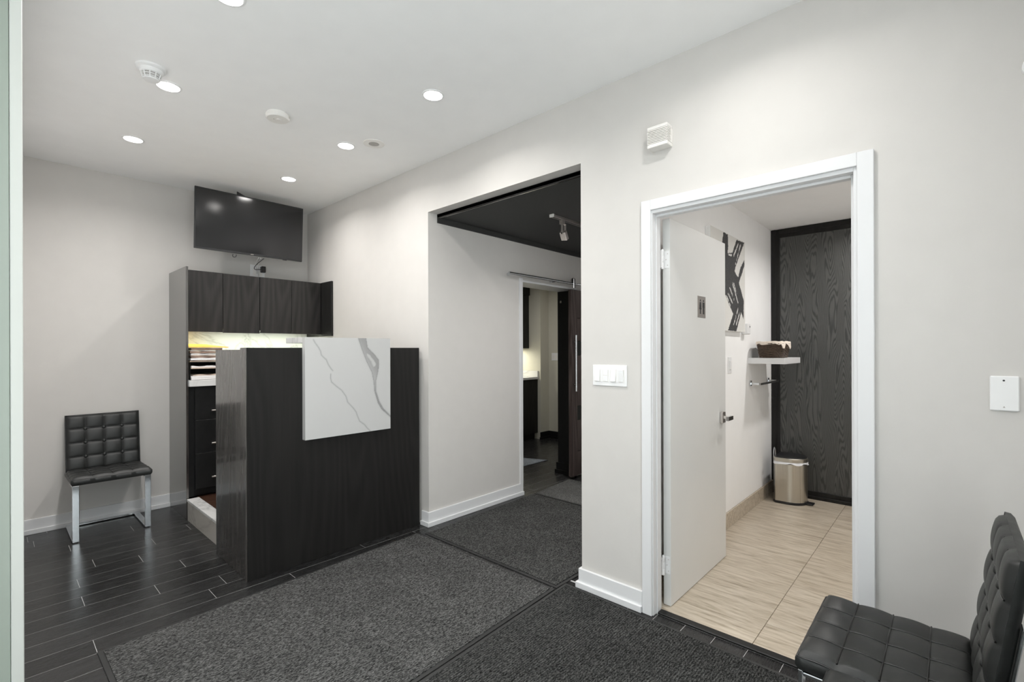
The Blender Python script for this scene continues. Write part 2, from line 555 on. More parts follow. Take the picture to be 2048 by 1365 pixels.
struct('wall_lobby', B(-1.85, -1.75, YF - 0.1, 2.33, 0, ZC), M['ceiling'], 'white side wall of the entry lobby', 'wall')
bm = NB()
for x0, x1, z0, z1 in ((XW, 3.353, 0, 2.6), (3.353, 4.235, 2.005, 2.6), (4.235, 6.6, 0, 2.6)):
    box(bm, x0, x1, HALL_Y, HALL_Y + 0.235, z0, z1)
struct('wall_hall', bm, M['wall'], 'greige hallway wall with the sliding door opening', 'wall')
struct('wall_hall_end', B(6.5, 6.6, HALL_R, HALL_Y, 0, 2.5), M['wall'], 'greige wall closing the far end of the hallway', 'wall')
struct('wall_partition', B(XW, 6.5, REST_Y, HALL_R, 0, 2.5), M['ceiling'], 'white wall between the restroom and the hallway', 'wall')
bm = NB()
box(bm, XW, XE + 0.1, -0.4, -0.3, 0, ZR); box(bm, XE + 0.045, XE + 0.1, -0.3, REST_Y, 0, ZR)
struct('wall_restroom', bm, M['ceiling'], 'white walls closing the restroom behind the black door', 'wall')
bm = NB()
box(bm, 5.60, 5.80, 4.56, YB + 0.12, 0, 2.6)
box(bm, 5.80, 5.92, HALL_Y + 0.235, YB + 0.12, 0, 2.6)
box(bm, XW, 5.6, YB + 0.12, YB + 0.25, 0, 2.6)
struct('wall_kitchen', bm, M['kitchen_wall'], 'beige stepped wall of the kitchenette seen past the sliding door', 'wall')

# restroom floor tiles
rf = struct('floor_restroom', B(2.338, XE + 0.045, -0.3, REST_Y, -0.05, 0.001), M['beige_grout'], 'beige travertine tile floor of the restroom', 'floor')
ro = wloc(rf)
tmesh = bpy.data.meshes.new('floor_tile')
tb = NB(); bmesh.ops.create_cube(tb, size=1); tb.to_mesh(tmesh); tb.free(); tmesh.materials.append(M['travertine'])
for (ya, yb, xs) in ((0.672, REST_Y, [2.338, 2.88, 3.50, 4.12, 4.74, XE + 0.045]), (0.06, 0.672, [2.338, 2.565, 3.19, 3.81, 4.43, XE + 0.045]), (-0.3, 0.06, [2.338, 2.88, 3.50, 4.12, 4.74, XE + 0.045])):
    for xa, xb in zip(xs, xs[1:]):
        p = obj('floor_tile', B(xa + 0.0015, xb - 0.0015, ya + 0.0015, yb - 0.0015, -0.004, 0.005, bev=0.0008), M['travertine'], rf)
# tile skirting in the restroom
sk = struct('baseboard_restroom', B(2.42, XE, REST_Y - 0.004, REST_Y, 0.005, 0.12), M['beige_grout'], 'travertine tile skirting along the restroom wall', 'baseboard')
for xa, xb in ((2.42, 2.95), (2.95, 3.56), (3.56, 4.17), (4.17, 4.78), (4.78, XE)):
    obj('skirting_tile', B(xa + 0.001, xb - 0.001, REST_Y - 0.014, REST_Y - 0.004, 0.005, 0.122, bev=0.001), M['travertine'], sk)

# baseboards
def base_run(bm, axis, a0, a1, wall, side, e0=0, e1=0, h=0.108, h2=0.034):
    """axis X/Y run from a0 to a1 on the plane 'wall'; side = direction into the room; e0/e1 = wrap the corner at that end"""
    for t, z0, hh in ((0.015, 0.0, h), (0.028, 0.0, h2)):
        lo, hi = sorted((wall, wall + t * side))
        b0, b1 = a0 - e0 * t, a1 + e1 * t
        if axis == 'X': box(bm, b0, b1, lo, hi, z0, hh, bev=0.002)
        else: box(bm, lo, hi, b0, b1, z0, hh, bev=0.002)
bm = NB(); base_run(bm, 'X', XL, 1.05, YB, -1)
struct('baseboard_back', bm, M['trim'], 'white baseboard along the back wall behind the tufted chair', 'baseboard')
bm = NB(); base_run(bm, 'X', XR, 3.353, HALL_Y, -1, e0=1); base_run(bm, 'Y', HALL_Y, 3.03, XR, -1)
struct('baseboard_hall', bm, M['trim'], 'white baseboard turning from the reception desk into the hallway', 'baseboard')
bm = NB(); base_run(bm, 'Y', 1.172, HALL_R, XR, -1, e1=1); base_run(bm, 'X', XR, 4.5, HALL_R, 1)
struct('baseboard_right', bm, M['trim'], 'white baseboard on the short wall under the switches', 'baseboard')
bm = NB(); base_run(bm, 'Y', YF, 0.213, XR, -1)
struct('baseboard_front', bm, M['trim'], 'white baseboard behind the near tufted chair', 'baseboard')
bm = NB(); base_run(bm, 'X', 5.60, 5.80, 4.56, -1, e0=1); base_run(bm, 'Y', 3.2, 4.56, 5.80, -1)
struct('baseboard_kitchen', bm, M['black_gloss'], 'black baseboard around the kitchenette wall corner', 'baseboard')

# restroom door casing
tr = thing('trim_1', 'white casing around the restroom doorway', 'trim', (XR, 0.69, 0), None, 'structure')
for y0, y1, z0, z1 in ((0.214, 0.267, 0, 2.106), (1.118, 1.170, 0, 2.106), (0.267, 1.118, 2.054, 2.106)):
    obj('casing_board', B(XR - 0.018, XR, y0, y1, z0, z1, bev=0.002), M['trim'], tr)
for y0, y1, z0, z1 in ((0.246, 0.279, 0, 2.072), (1.113, 1.139, 0, 2.072), (0.279, 1.113, 2.038, 2.071)):
    obj('jamb_board', B(XR - 0.006, XW - 0.002, y0, y1, z0, z1, bev=0.0015), M['trim'], tr)
for y0, y1, z0, z1 in ((0.279, 0.291, 0, 2.038), (1.107, 1.113, 0, 2.038), (0.291, 1.107, 2.026, 2.038)):
    obj('door_stop', B(XR + 0.03, XR + 0.065, y0, y1, z0, z1, bev=0.001), M['trim'], tr)
# left jamb close to the camera
t2 = thing('trim_2', 'pale green white door casing at the near left edge', 'trim', (0.055, 2.2, 0), None, 'structure')
obj('casing_board', B(0.041, XL, 2.188, 2.262, 0, ZC, bev=0.002), M['jamb'], t2)
obj('jamb_board', B(-0.11, 0.040, 2.193, 2.205, 0, ZC, bev=0.001), M['jamb_shaded'], t2)
# black edge of the hall ceiling
t3 = thing('trim_3', 'black edging where the lowered hallway ceiling meets the opening', 'trim', (XW, 2.25, 2.34), None, 'structure')
obj('ceiling_edge', B(XW, XW + 0.02, HALL_R, HALL_Y, ZH - 0.004, 2.4095, bev=0.003), M['black_paint'], t3)
obj('edge_bead', B(XW + 0.004, XW + 0.016, HALL_R, HALL_Y - 0.012, ZH - 0.009, ZH - 0.0045, bev=0.002), M['dark_chrome'], t3)
obj('cornice', B(XW, 6.5, HALL_Y - 0.012, HALL_Y, 2.343, ZH), M['black_paint'], t3)
# threshold of the restroom
struct('trim_4', B(2.293, 2.337, 0.279, 1.106, 0, 0.012, bev=0.003), M['black_gloss'], 'black threshold strip across the restroom doorway', 'threshold')
# trim of the sliding door opening
t5 = thing('trim_5', 'white trim on the near side of the sliding door opening', 'trim', (3.33, HALL_Y, 0), None, 'structure')
obj('casing_board', B(3.312, 3.353, HALL_Y - 0.016, HALL_Y, 0.108, 2.02, bev=0.002), M['trim'], t5)
obj('head_board', B(3.353, 4.235, HALL_Y - 0.004, HALL_Y + 0.235, 1.985, 2.005, bev=0.002), M['trim'], t5)
t6 = thing('trim_6', 'black jamb post beside the sliding wooden door', 'trim', (4.235, 3.07, 0), None, 'structure')
obj('jamb_board', B(4.215, 4.235, HALL_Y, HALL_Y + 0.235, 0, 1.985, bev=0.002), M['black_gloss'], t6)
obj('plinth', B(4.200, 4.235, HALL_Y - 0.0, HALL_Y + 0.25, 0, 0.115, bev=0.002), M['black_gloss'], t6)
obj('shoe_moulding', B(4.186, 4.235, HALL_Y - 0.0, HALL_Y + 0.262, 0, 0.04, bev=0.003), M['black_gloss'], t6)
obj('latch_plate', B(4.2125, 4.215, HALL_Y + 0.18, HALL_Y + 0.20, 1.86, 1.885), M['chrome'], t6)
t7 = thing('trim_7', 'black door casing on the kitchenette wall behind the jamb post', 'trim', (5.79, 4.28, 0), None, 'structure')
obj('casing_board', B(5.782, 5.80, 4.22, 4.325, 0, 2.06, bev=0.002), M['black_gloss'], t7)

# unseen storefront window behind the camera, added and widened for daylight fill
w1 = thing('fill_window_1', 'unseen storefront window behind the viewpoint, widened for fill light', 'window', (-0.35, YF - 0.05, 0.12), None, 'structure')
xs_ = [-1.65, -0.80, 0.10, 0.95]
bm = NB()
box(bm, -1.65, 0.95, YF - 0.09, YF - 0.02, 0.12, 0.17); box(bm, -1.65, 0.95, YF - 0.09, YF - 0.02, 2.50, 2.55)
for x_ in xs_: box(bm, max(-1.65, x_ - 0.025), min(0.95, x_ + 0.025), YF - 0.09, YF - 0.02, 0.17, 2.50)
obj('window_frame', bm, M['trim'], w1)
for xa, xb in zip(xs_, xs_[1:]):
    obj('window_pane', B(xa + 0.025, xb - 0.025, YF - 0.058, YF - 0.052, 0.17, 2.50), M['pane'], w1)

# ------------------------------------------------------------------ restroom doors
d1 = thing('door_1', 'white restroom door standing open with a pictogram sign', 'door', (2.40, 1.10, 0), None, 'structure')
obj('door_leaf', B(2.395, 3.222, 1.080, 1.120, 0.008, 2.035, bev=0.0015), M['door_white'], d1)
sg = obj('restroom_sign', B(2.76, 2.878, 1.0775, 1.0800, 1.535, 1.660, bev=0.0008), M['nickel'], d1)
tag(sg, 'silver plaque with woman and man pictograms')
ys = 1.0768
def disc(cx_, cz_, rr):
    return lathe(NB(), [(rr, 0), (rr, 0.0012)], (cx_, ys - 0.0005, cz_), 16, 'Y')
def poly_xz(pts):
    return prism(NB(), [(x, ys - 0.0005, z) for x, z in pts], (0, 0.0012, 0))
wx, mx_ = 2.797, 2.845
obj('woman_head', disc(wx, 1.6345, 0.0062), M['black_plastic'], sg)
obj('woman_body', poly_xz([(wx - 0.008, 1.625), (wx + 0.008, 1.625), (wx + 0.0125, 1.60), (wx + 0.010, 1.599), (wx + 0.0155, 1.583), (wx + 0.006, 1.583), (wx + 0.006, 1.556), (wx + 0.001, 1.556), (wx + 0.001, 1.583), (wx - 0.001, 1.583), (wx - 0.001, 1.556), (wx - 0.006, 1.556), (wx - 0.006, 1.583), (wx - 0.0155, 1.583), (wx - 0.010, 1.599), (wx - 0.0125, 1.60)]), M['black_plastic'], sg)
obj('man_head', disc(mx_, 1.6345, 0.0062), M['black_plastic'], sg)
obj('man_body', poly_xz([(mx_ - 0.012, 1.625), (mx_ + 0.012, 1.625), (mx_ + 0.013, 1.594), (mx_ + 0.0095, 1.594), (mx_ + 0.0085, 1.556), (mx_ + 0.001, 1.556), (mx_ + 0.0008, 1.588), (mx_ - 0.0008, 1.588), (mx_ - 0.001, 1.556), (mx_ - 0.0085, 1.556), (mx_ - 0.0095, 1.594), (mx_ - 0.013, 1.594)]), M['black_plastic'], sg)
obj('divider_bar', poly_xz([(2.8195, 1.632), (2.8225, 1.632), (2.8225, 1.556), (2.8195, 1.556)]), M['grey_plastic'], sg)
for zc in (1.82, 0.22):
    hg = obj('hinge', lathe(NB(), [(0.0075, zc - 0.05), (0.0075, zc - 0.018), (0.0068, zc - 0.017), (0.0075, zc - 0.016), (0.0075, zc + 0.016), (0.0068, zc + 0.017), (0.0075, zc + 0.018), (0.0075, zc + 0.05), (0.004, zc + 0.054)], (2.376, 1.112, 0), 12), M['plastic'], d1, smooth=40)
    obj('hinge_leaf', B(2.3925, 2.395, 1.084, 1.118, zc - 0.045, zc + 0.045), M['plastic'], hg)
    obj('hinge_leaf', B(2.358, 2.376, 1.1105, 1.1130, zc - 0.045, zc + 0.045), M['plastic'], hg)
    for sy_, szz in ((1.092, 0.03), (1.100, 0.0), (1.092, -0.03)):
        obj('screw', lathe(NB(), [(0.003, -0.001), (0.003, 0)], (2.3925, sy_, zc + szz), 10, 'X'), M['nickel'], hg)
hd = obj('door_handle', B(3.118, 3.170, 1.062, 1.080, 0.882, 0.952, bev=0.002), M['nickel'], d1)
tag(hd, 'square satin metal door lever')
obj('lever', B(3.078, 3.162, 1.012, 1.030, 0.905, 0.930, bev=0.002), M['dark_chrome'], hd)
obj('lever_neck', B(3.136, 3.154, 1.030, 1.062, 0.910, 0.926, bev=0.001), M['nickel'], hd)

d2 = thing('door_2', 'black wood grained door with black frame closing the restroom', 'door', (XE, 0.7, 0), None, 'structure')
obj('door_leaf', B(XE + 0.012, XE + 0.04, 0.05, 1.185, 0.06, 2.385), M['oak_door'], d2)
for nm, y0, y1, z0, z1 in (('frame_board', 1.178, 1.249, 0.0, 2.463), ('frame_board', -0.05, 0.05, 0.0, 2.463), ('frame_head', 0.05, 1.178, 2.385, 2.463), ('bottom_rail', 0.05, 1.178, 0.005, 0.075)):
    bm = NB()
    box(bm, XE, XE + 0.044, y0, y1, z0, z1, bev=0.002)
    f_ = obj(nm, bm, M['wood'], d2)
    if nm == 'frame_board':
        ya = y0 + 0.004 if y0 > 1 else y1 - 0.024
        obj('moulding', B(XE - 0.010, XE, y0 + 0.028, y1 - 0.004, 0.0, 2.463 if y0 > 1 else 2.4, bev=0.003), M['wood'], f_)
    elif nm == 'frame_head':
        obj('moulding', B(XE - 0.010, XE, y0, y1 + 0.001, 2.42, 2.461, bev=0.003), M['wood'], f_)
    else:
        obj('moulding', B(XE - 0.012, XE, y0, y1, 0.005, 0.035, bev=0.003), M['wood'], f_)

# sliding barn door
d3 = thing('door_3', 'brown stained sliding door with dark glass inserts in the hallway', 'door', (4.5, 2.90, 0.03), None, 'structure')
xl = 4.045
obj('stile', B(xl, xl + 0.105, 2.884, 2.922, 0.035, 1.975, bev=0.002), M['wood_brown'], d3)
obj('stile', B(xl + 0.845, xl + 0.95, 2.884, 2.922, 0.035, 1.975, bev=0.002), M['wood_brown'], d3)
zz = 0.035
for h_, kind_ in ((0.25, 'p'), (0.325, 'p'), (0.15, 'g'), (0.24, 'p'), (0.29, 'p'), (0.15, 'g'), (0.24, 'p'), (0.295, 'p')):
    if kind_ == 'p': obj('panel', B(xl + 0.106, xl + 0.844, 2.886, 2.920, zz + 0.0015, zz + h_ - 0.0015, bev=0.002), M['wood_brown'], d3)
    else: obj('glass_insert', B(xl + 0.106, xl + 0.844, 2.898, 2.908, zz, zz + h_), M['glass_black'], d3)
    zz += h_
ph = obj('pull_handle', lathe(NB(), [(0.011, 0.92), (0.011, 1.50)], (4.075, 2.845, 0), 12), M['chrome'], d3, smooth=40)
for z_ in (0.99, 1.43):
    obj('handle_post', lathe(NB(), [(0.007, 0), (0.007, 0.04)], (4.075, 2.845, z_), 10, 'Y'), M['chrome'], ph)
for xh in (4.075, 4.80):
    bm = NB(); lathe(bm, [(0.030, -0.006), (0.030, 0.006)], (xh, 2.882, 2.063), 20, 'Y')
    hgw = obj('roller_wheel', bm, M['dark_chrome'], d3, smooth=40)
    obj('hanger_strap', B(xh - 0.014, xh + 0.014, 2.862, 2.868, 1.985, 2.085, bev=0.002), M['chrome'], hgw)
rl = thing('sliding_door_rail', 'round steel rail carrying the sliding door above the hallway opening', 'rail', (3.1, 2.885, 2.03))
obj('bar', lathe(NB(), [(0.012, 0), (0.012, 1.9)], (3.10, 2.882, 2.033), 14, 'X'), M['chrome'], rl, smooth=40)
for xs_ in (3.16, 3.78, 4.40):
    obj('standoff', lathe(NB(), [(0.014, 0), (0.014, 0.072)], (xs_, 2.882, 2.033), 12, 'Y'), M['chrome'], rl, smooth=40)

# ------------------------------------------------------------------ downlights
def downlight(x, y, label, power=DOWNLIGHT_W, z=ZC, r=0.052):
    t = thing('downlight', label, 'downlight', (x, y, z), 'recessed ceiling downlights')
    obj('trim_ring', lathe(NB(), [(r + 0.010, 0), (r + 0.008, -0.004), (r, -0.005), (r - 0.002, 0)], (x, y, z), 32), M['plastic'], t, smooth=40)
    obj('lens', lathe(NB(), [(r - 0.001, -0.002), (r - 0.001, -0.0055)], (x, y, z), 32), M['lens'], t)
    ld = bpy.data.lights.new('downlight_lamp', 'AREA'); ld.shape = 'DISK'; ld.size = 2 * r
    ld.energy = power; ld.color = (1.0, 0.975, 0.95); ld.spread = R(152)
    lo = bpy.data.objects.new('lamp', ld); COL.objects.link(lo); lo.parent = t; lo.location = (0, 0, -0.0065)
    return t
LX = (0.655, 1.69)
downlight(LX[0], 4.085, 'round white recessed downlight nearest the back wall, above the tufted chair')
downlight(LX[1], 4.085, 'round white recessed downlight just in front of the television')
downlight(LX[0], 3.130, 'round white recessed downlight touching the conical heat detector')
downlight(LX[1], 3.130, 'round white recessed downlight beside the flat round ceiling speaker')
downlight(LX[0], 2.155, 'round white recessed downlight cut by the top edge above the room')
downlight(LX[1], 2.150, 'largest round white recessed downlight, nearest the hallway opening')
downlight(LX[0], 1.15, 'unseen downlight added for fill over the entry')  # added lamp outside the view, for even fill
downlight(LX[1], 0.62, 'unseen downlight added for fill over the near chairs', 5.0)  # added fill lamp, set just outside the frame
downlight(4.54, 0.33, 'recessed downlight out of view over the restroom shelf', 10, ZR)
downlight(3.20, 0.33, 'recessed downlight out of view behind the restroom doorway', 6, ZR)

# heat detector, smoke alarm, ceiling speaker
hx, hy = 0.553, 2.99
t = thing('heat_detector', 'white conical heat detector with slotted sides on the ceiling', 'detector', (hx, hy, ZC))
obj('base_plate', lathe(NB(), [(0.064, 0), (0.064, -0.010), (0.056, -0.016)], (hx, hy, ZC), 32), M['plastic'], t, smooth=40)
obj('housing', lathe(NB(), [(0.053, -0.016), (0.047, -0.030), (0.043, -0.033)], (hx, hy, ZC), 32), M['plastic'], t, smooth=40)
obj('cage_core', lathe(NB(), [(0.036, -0.030), (0.031, -0.058)], (hx, hy, ZC), 24), M['grey_plastic'], t, smooth=40)
for z_, r_ in ((-0.043, 0.041), (-0.0535, 0.037)):
    obj('cage_ring', lathe(NB(), [(r_, z_ + 0.0015), (r_, z_ - 0.0015)], (hx, hy, ZC), 32), M['plastic'], t, smooth=40)
obj('end_cap', lathe(NB(), [(0.035, -0.058), (0.033, -0.064), (0.022, -0.066)], (hx, hy, ZC), 32), M['plastic'], t, smooth=40)
for k in range(10):
    a = 2 * PI * k / 10
    obj('cage_rib', tube(NB(), [(hx + 0.0425 * math.cos(a), hy + 0.0425 * math.sin(a), ZC - 0.032), (hx + 0.035 * math.cos(a), hy + 0.035 * math.sin(a), ZC - 0.060)], 0.0028, 6), M['plastic'], t)
hx, hy = 1.183, 3.015
t = thing('smoke_alarm', 'flat round white smoke alarm on the ceiling', 'alarm', (hx, hy, ZC))
obj('base_plate', lathe(NB(), [(0.060, 0), (0.060, -0.008)], (hx, hy, ZC), 32), M['cream_plastic'], t, smooth=40)
obj('housing', lathe(NB(), [(0.066, -0.008), (0.067, -0.026), (0.060, -0.033), (0.03, -0.034)], (hx, hy, ZC), 36), M['cream_plastic'], t, smooth=40)
obj('test_button', lathe(NB(), [(0.013, -0.034), (0.012, -0.0365)], (hx + 0.004, hy - 0.004, ZC), 20), M['cream_plastic'], t, smooth=40)
obj('indicator', lathe(NB(), [(0.004, -0.034), (0.004, -0.0355)], (hx - 0.02, hy + 0.006, ZC), 10), M['grey_plastic'], t)
hx, hy = 1.805, 2.955
t = thing('ceiling_speaker', 'flush round cream ceiling speaker with darker centre grille', 'speaker', (hx, hy, ZC))
obj('rim', lathe(NB(), [(0.073, 0), (0.071, -0.004), (0.055, -0.007), (0.036, -0.006), (0.034, -0.002)], (hx, hy, ZC), 40), M['cream_plastic'], t, smooth=40)
obj('grille', lathe(NB(), [(0.0345, -0.003), (0.0345, -0.0055)], (hx, hy, ZC), 28), M['grey_plastic'], t)

# ------------------------------------------------------------------ floor mats
def mat(name, pts, m, label, z=0.009, border=0.020, cat='mat', lift=0.0):
    c = Vector((sum(p[0] for p in pts) / len(pts), sum(p[1] for p in pts) / len(pts), lift))
    t = thing(name, label, cat, c, 'floor mats')
    ins = []
    for x, y in pts:
        d = Vector((c.x - x, c.y - y))
        ins.append((x + math.copysign(border, d.x), y + math.copysign(border, d.y)))
    bm = NB()
    prism(bm, [(x, y, lift) for x, y in pts], (0, 0, z * 0.55))
    bmesh.ops.recalc_face_normals(bm, faces=bm.faces)
    obj('rubber_edge', bm, M['rubber'], t, origin=c)
    bm = NB()
    prism(bm, [(x, y, lift + z * 0.3) for x, y in ins], (0, 0, z * 0.7))
    obj('pile', bm, m, t, origin=c)
    return t
mat('floor_mat', [(0.318, 2.815), (2.125, 2.905), (2.140, 1.645), (0.34, 1.562)], M['mat_a'], 'wide charcoal mat lying in front of the reception desk')
mat('floor_mat', [(2.150, 2.85), (3.42, 2.885), (3.43, 1.615), (2.155, 1.645)], M['mat_h'], 'ribbed charcoal mat running through the hallway opening')
mat('floor_mat', [(0.75, 1.575), (2.235, 1.640), (2.200, -0.20), (0.75, -0.20)], M['mat_b'], 'ribbed charcoal mat at the near edge before the restroom doorway', lift=0.0)
mat('floor_mat', [(3.435, 2.875), (4.06, 2.93), (4.06, 1.85), (3.44, 1.85)], M['mat_c'], 'lighter grey mat farther along the hallway', border=0.012)
rg = mat('rug', [(3.55, 4.35), (4.33, 4.28), (4.58, 3.62), (3.55, 3.65)], M['rug'], 'blue grey rug on the kitchenette floor', border=0.006, cat='rug')
del rg['group']

# ------------------------------------------------------------------ reception desk
dk = thing('reception_desk', 'tall black stained wooden reception desk', 'desk', (1.62, 3.3, 0))
obj('front_panel', B(1.010, 2.238, 3.030, 3.125, 0.0, 1.368, bev=0.0015), M['wood'], dk)
obj('end_board', B(1.004, 1.0095, 3.031, 3.125, 0.0, 1.367, bev=0.001), M['wood_gloss'], dk)
obj('side_panel', B(1.009, 1.050, 3.126, 3.600, 0.0, 1.356, bev=0.0015), M['wood_gloss'], dk)
obj('inner_worktop', B(1.051, 2.238, 3.126, 3.60, 0.90, 0.93, bev=0.002), M['wood'], dk)
def slab_grid(x0, x1, z0, z1, y, nx, nz, colf, layer, thick_y):
    """front face grid with a colour attribute, box sides behind"""
    bm = NB()
    cl = bm.loops.layers.float_color.new(layer)
    vs = [[bm.verts.new((x0 + (x1 - x0) * i / nx, y, z0 + (z1 - z0) * j / nz)) for i in range(nx + 1)] for j in range(nz + 1)]
    cols = [[colf(x0 + (x1 - x0) * i / nx, z0 + (z1 - z0) * j / nz) for i in range(nx + 1)] for j in range(nz + 1)]
    for j in range(nz):
        for i in range(nx):
            f = bm.faces.new((vs[j][i], vs[j][i + 1], vs[j + 1][i + 1], vs[j + 1][i]))
            for lp, (jj, ii) in zip(f.loops, ((j, i), (j, i + 1), (j + 1, i + 1), (j + 1, i))):
                c = cols[jj][ii]
                lp[cl] = (c[0], c[1], c[2], 1) if isinstance(c, tuple) else (c, c, c, 1)
    rim = [vs[0][i] for i in range(nx + 1)] + [vs[j][nx] for j in range(1, nz + 1)] + [vs[nz][i] for i in range(nx - 1, -1, -1)] + [vs[j][0] for j in range(nz - 1, 0, -1)]
    back = [bm.verts.new(v.co + Vector((0, thick_y, 0))) for v in rim]
    n = len(rim)
    edge_c = colf(x0, z0) if False else 1.0
    fs = []
    for i in range(n):
        fs.append(bm.faces.new((rim[(i + 1) % n], rim[i], back[i], back[(i + 1) % n])))
    fs.append(bm.faces.new(back))
    for f in fs:
        for lp in f.loops: lp[cl] = (edge_c, edge_c, edge_c, 1)
    return bm

V1 = [(1.387, 1.419), (1.398, 1.399), (1.419, 1.371), (1.433, 1.346), (1.439, 1.32), (1.456, 1.303), (1.471, 1.291), (1.486, 1.257), (1.504, 1.23), (1.516, 1.217)]
V2 = [(1.502, 1.196), (1.5, 1.173), (1.506, 1.144), (1.537, 1.116), (1.577, 1.085), (1.608, 1.042), (1.62, 1.002), (1.662, 0.957), (1.681, 0.931), (1.691, 0.903), (1.707, 0.865), (1.744, 0.837), (1.768, 0.807), (1.788, 0.788)]
VB = [(1.696, 1.442), (1.729, 1.351), (1.763, 1.271), (1.803, 1.196), (1.817, 1.134), (1.824, 1.06), (1.851, 0.977), (1.879, 0.931), (1.954, 0.866), (1.954, 0.876), (1.894, 0.933), (1.86, 0.989), (1.836, 1.059), (1.834, 1.133), (1.852, 1.201), (1.859, 1.251), (1.856, 1.282), (1.825, 1.319), (1.77, 1.369), (1.756, 1.443)]
VH = [(1.763, 1.332), (1.787, 1.317), (1.817, 1.282), (1.835, 1.257), (1.831, 1.239), (1.814, 1.233), (1.797, 1.271), (1.763, 1.314)]
def dseg(p, a, b):
    ax, ay = a; bx, by = b; px, py = p
    dx, dy = bx - ax, by - ay
    L = dx * dx + dy * dy
    t = max(0, min(1, ((px - ax) * dx + (py - ay) * dy) / L)) if L else 0
    return math.hypot(px - ax - t * dx, py - ay - t * dy)
def dline(p, line): return min(dseg(p, a, b) for a, b in zip(line, line[1:]))
def inside(p, poly):
    x, y = p; c = False
    for (x1, y1), (x2, y2) in zip(poly, poly[1:] + poly[:1]):
        if (y1 > y) != (y2 > y) and x < (x2 - x1) * (y - y1) / (y2 - y1) + x1: c = not c
    return c
def hsh(a, b):
    s = math.sin(a * 127.1 + b * 311.7) * 43758.5453
    return s - math.floor(s)
def vein(x, z):
    p = (x, z)
    v = 1.0
    d = min(dline(p, V1), dline(p, V2))
    if d < 0.012:
        v *= 1 - 0.42 * max(0, 1 - d / 0.0042) - 0.06 * max(0, 1 - d / 0.012)
    if 1.66 < x:
        de = dline(p, VB)
        if inside(p, VB):
            if inside(p, VH): v *= 0.86 + 0.1 * min(1, dline(p, VH + VH[:1]) / 0.012)
            else: v *= 0.66 + 0.08 * math.sin(38 * x + 23 * z)
        if de < 0.006: v *= 1 - 0.30 * (1 - de / 0.006)
        elif not inside(p, VB) and de < 0.02: v *= 1 - 0.05 * (1 - de / 0.02)
    return v
ct = thing('marble_counter', 'white veined marble transaction counter hung over the desk front', 'counter', (1.64, 3.01, 0.785))
obj('waterfall_slab', slab_grid(1.333, 1.952, 0.785, 1.434, 2.988, 140, 146, vein, 'vein', 0.040), M['marble_face'], ct)
obj('top_slab', B(1.333, 1.952, 3.0285, 3.275, 1.398, 1.434, bev=0.001), M['marble'], ct)

# raised platform behind the desk
pf = thing('floor_platform', 'raised platform with a marble clad step edge behind the desk', 'platform', (1.66, 4.2, 0), None, 'structure')
obj('deck', B(1.135, XR, 3.601, YB, 0.0, 0.160), M['brown_floor'], pf)
obj('riser', B(1.055, 1.075, 3.601, 4.478, 0.0, 0.150, bev=0.001), M['marble_beige'], pf)
obj('step_edge', B(1.050, 1.134, 3.601, 4.478, 0.1505, 0.170, bev=0.0015), M['marble'], pf)
for i in range(5):
    obj('floor_board', B(1.136, XR, 3.603 + i * 0.172, 3.603 + (i + 1) * 0.172 - 0.002, 0.1605, 0.168, bev=0.001), M['brown_floor'], pf)

# cabinets at the back wall
tag(obj('tall_end_panel', B(1.050, 1.067, 4.490, YB - 0.001, 0.0, 2.026, bev=0.001), M['wood_gloss']), 'tall black stained end panel standing against the back wall', 'panel')
def wall_cabinet(x0, x1, label, low):
    t = thing('wall_cabinet', label, 'cabinet', ((x0 + x1) / 2, 4.85, 1.515), 'dark wall cabinets over the reception worktop')
    obj('body', B(x0, x1, 4.702, YB - 0.001, 1.548, 2.024), M['wood'], t)
    w = (x1 - x0) / 2
    for i in range(2):
        dz = low[i]
        obj('door', B(x0 + i * w + 0.0016, x0 + (i + 1) * w - 0.0016, 4.681, 4.701, 1.512 - dz, 2.028 - dz * 0.3, bev=0.001), M['wood_door'], t)
    return t
wall_cabinet(1.069, 1.672, 'dark wooden wall cabinet with two plain doors beside the tall end panel', (0.0, 0.004))
wall_cabinet(1.674, 2.248, 'dark wooden wall cabinet with two plain doors in the room corner', (0.0, 0.0))
tag(obj('cabinet_end_panel', B(2.250, XR - 0.001, 4.462, YB - 0.001, 1.492, 2.030, bev=0.001), M['wood']), 'short dark end panel between the wall cabinets and the right wall', 'panel')
tag(obj('backsplash', B(1.068, XR - 0.001, YB - 0.018, YB - 0.001, 1.118, 1.546), M['marble']), 'white veined marble backsplash lit from under the wall cabinets', 'backsplash')
def strip(x0, x1, m, col_, e, label):
    t = thing('under_cabinet_light', label, 'light', ((x0 + x1) / 2, 4.80, 1.538), 'under cabinet light strips')
    obj('housing', B(x0, x1, 4.785, 4.825, 1.5385, 1.5478), M['plastic'], t)
    obj('diffuser', B(x0 + 0.004, x1 - 0.004, 4.789, 4.821, 1.536, 1.5385), m, t)
    ld = bpy.data.lights.new('strip_lamp', 'AREA'); ld.shape = 'RECTANGLE'; ld.size = x1 - x0; ld.size_y = 0.03
    ld.energy = e; ld.color = col_
    lo = bpy.data.objects.new('lamp', ld); COL.objects.link(lo); lo.parent = t; lo.location = (0, 0.0, -0.003)
strip(1.09, 1.22, M['strip_warm'], (1.0, 0.74, 0.25), 0.8, 'short yellow light strip under the wall cabinet by the end panel')
strip(1.30, 2.20, M['strip_green'], (0.93, 1.0, 0.80), 3.4, 'long pale light strip under the wall cabinets')
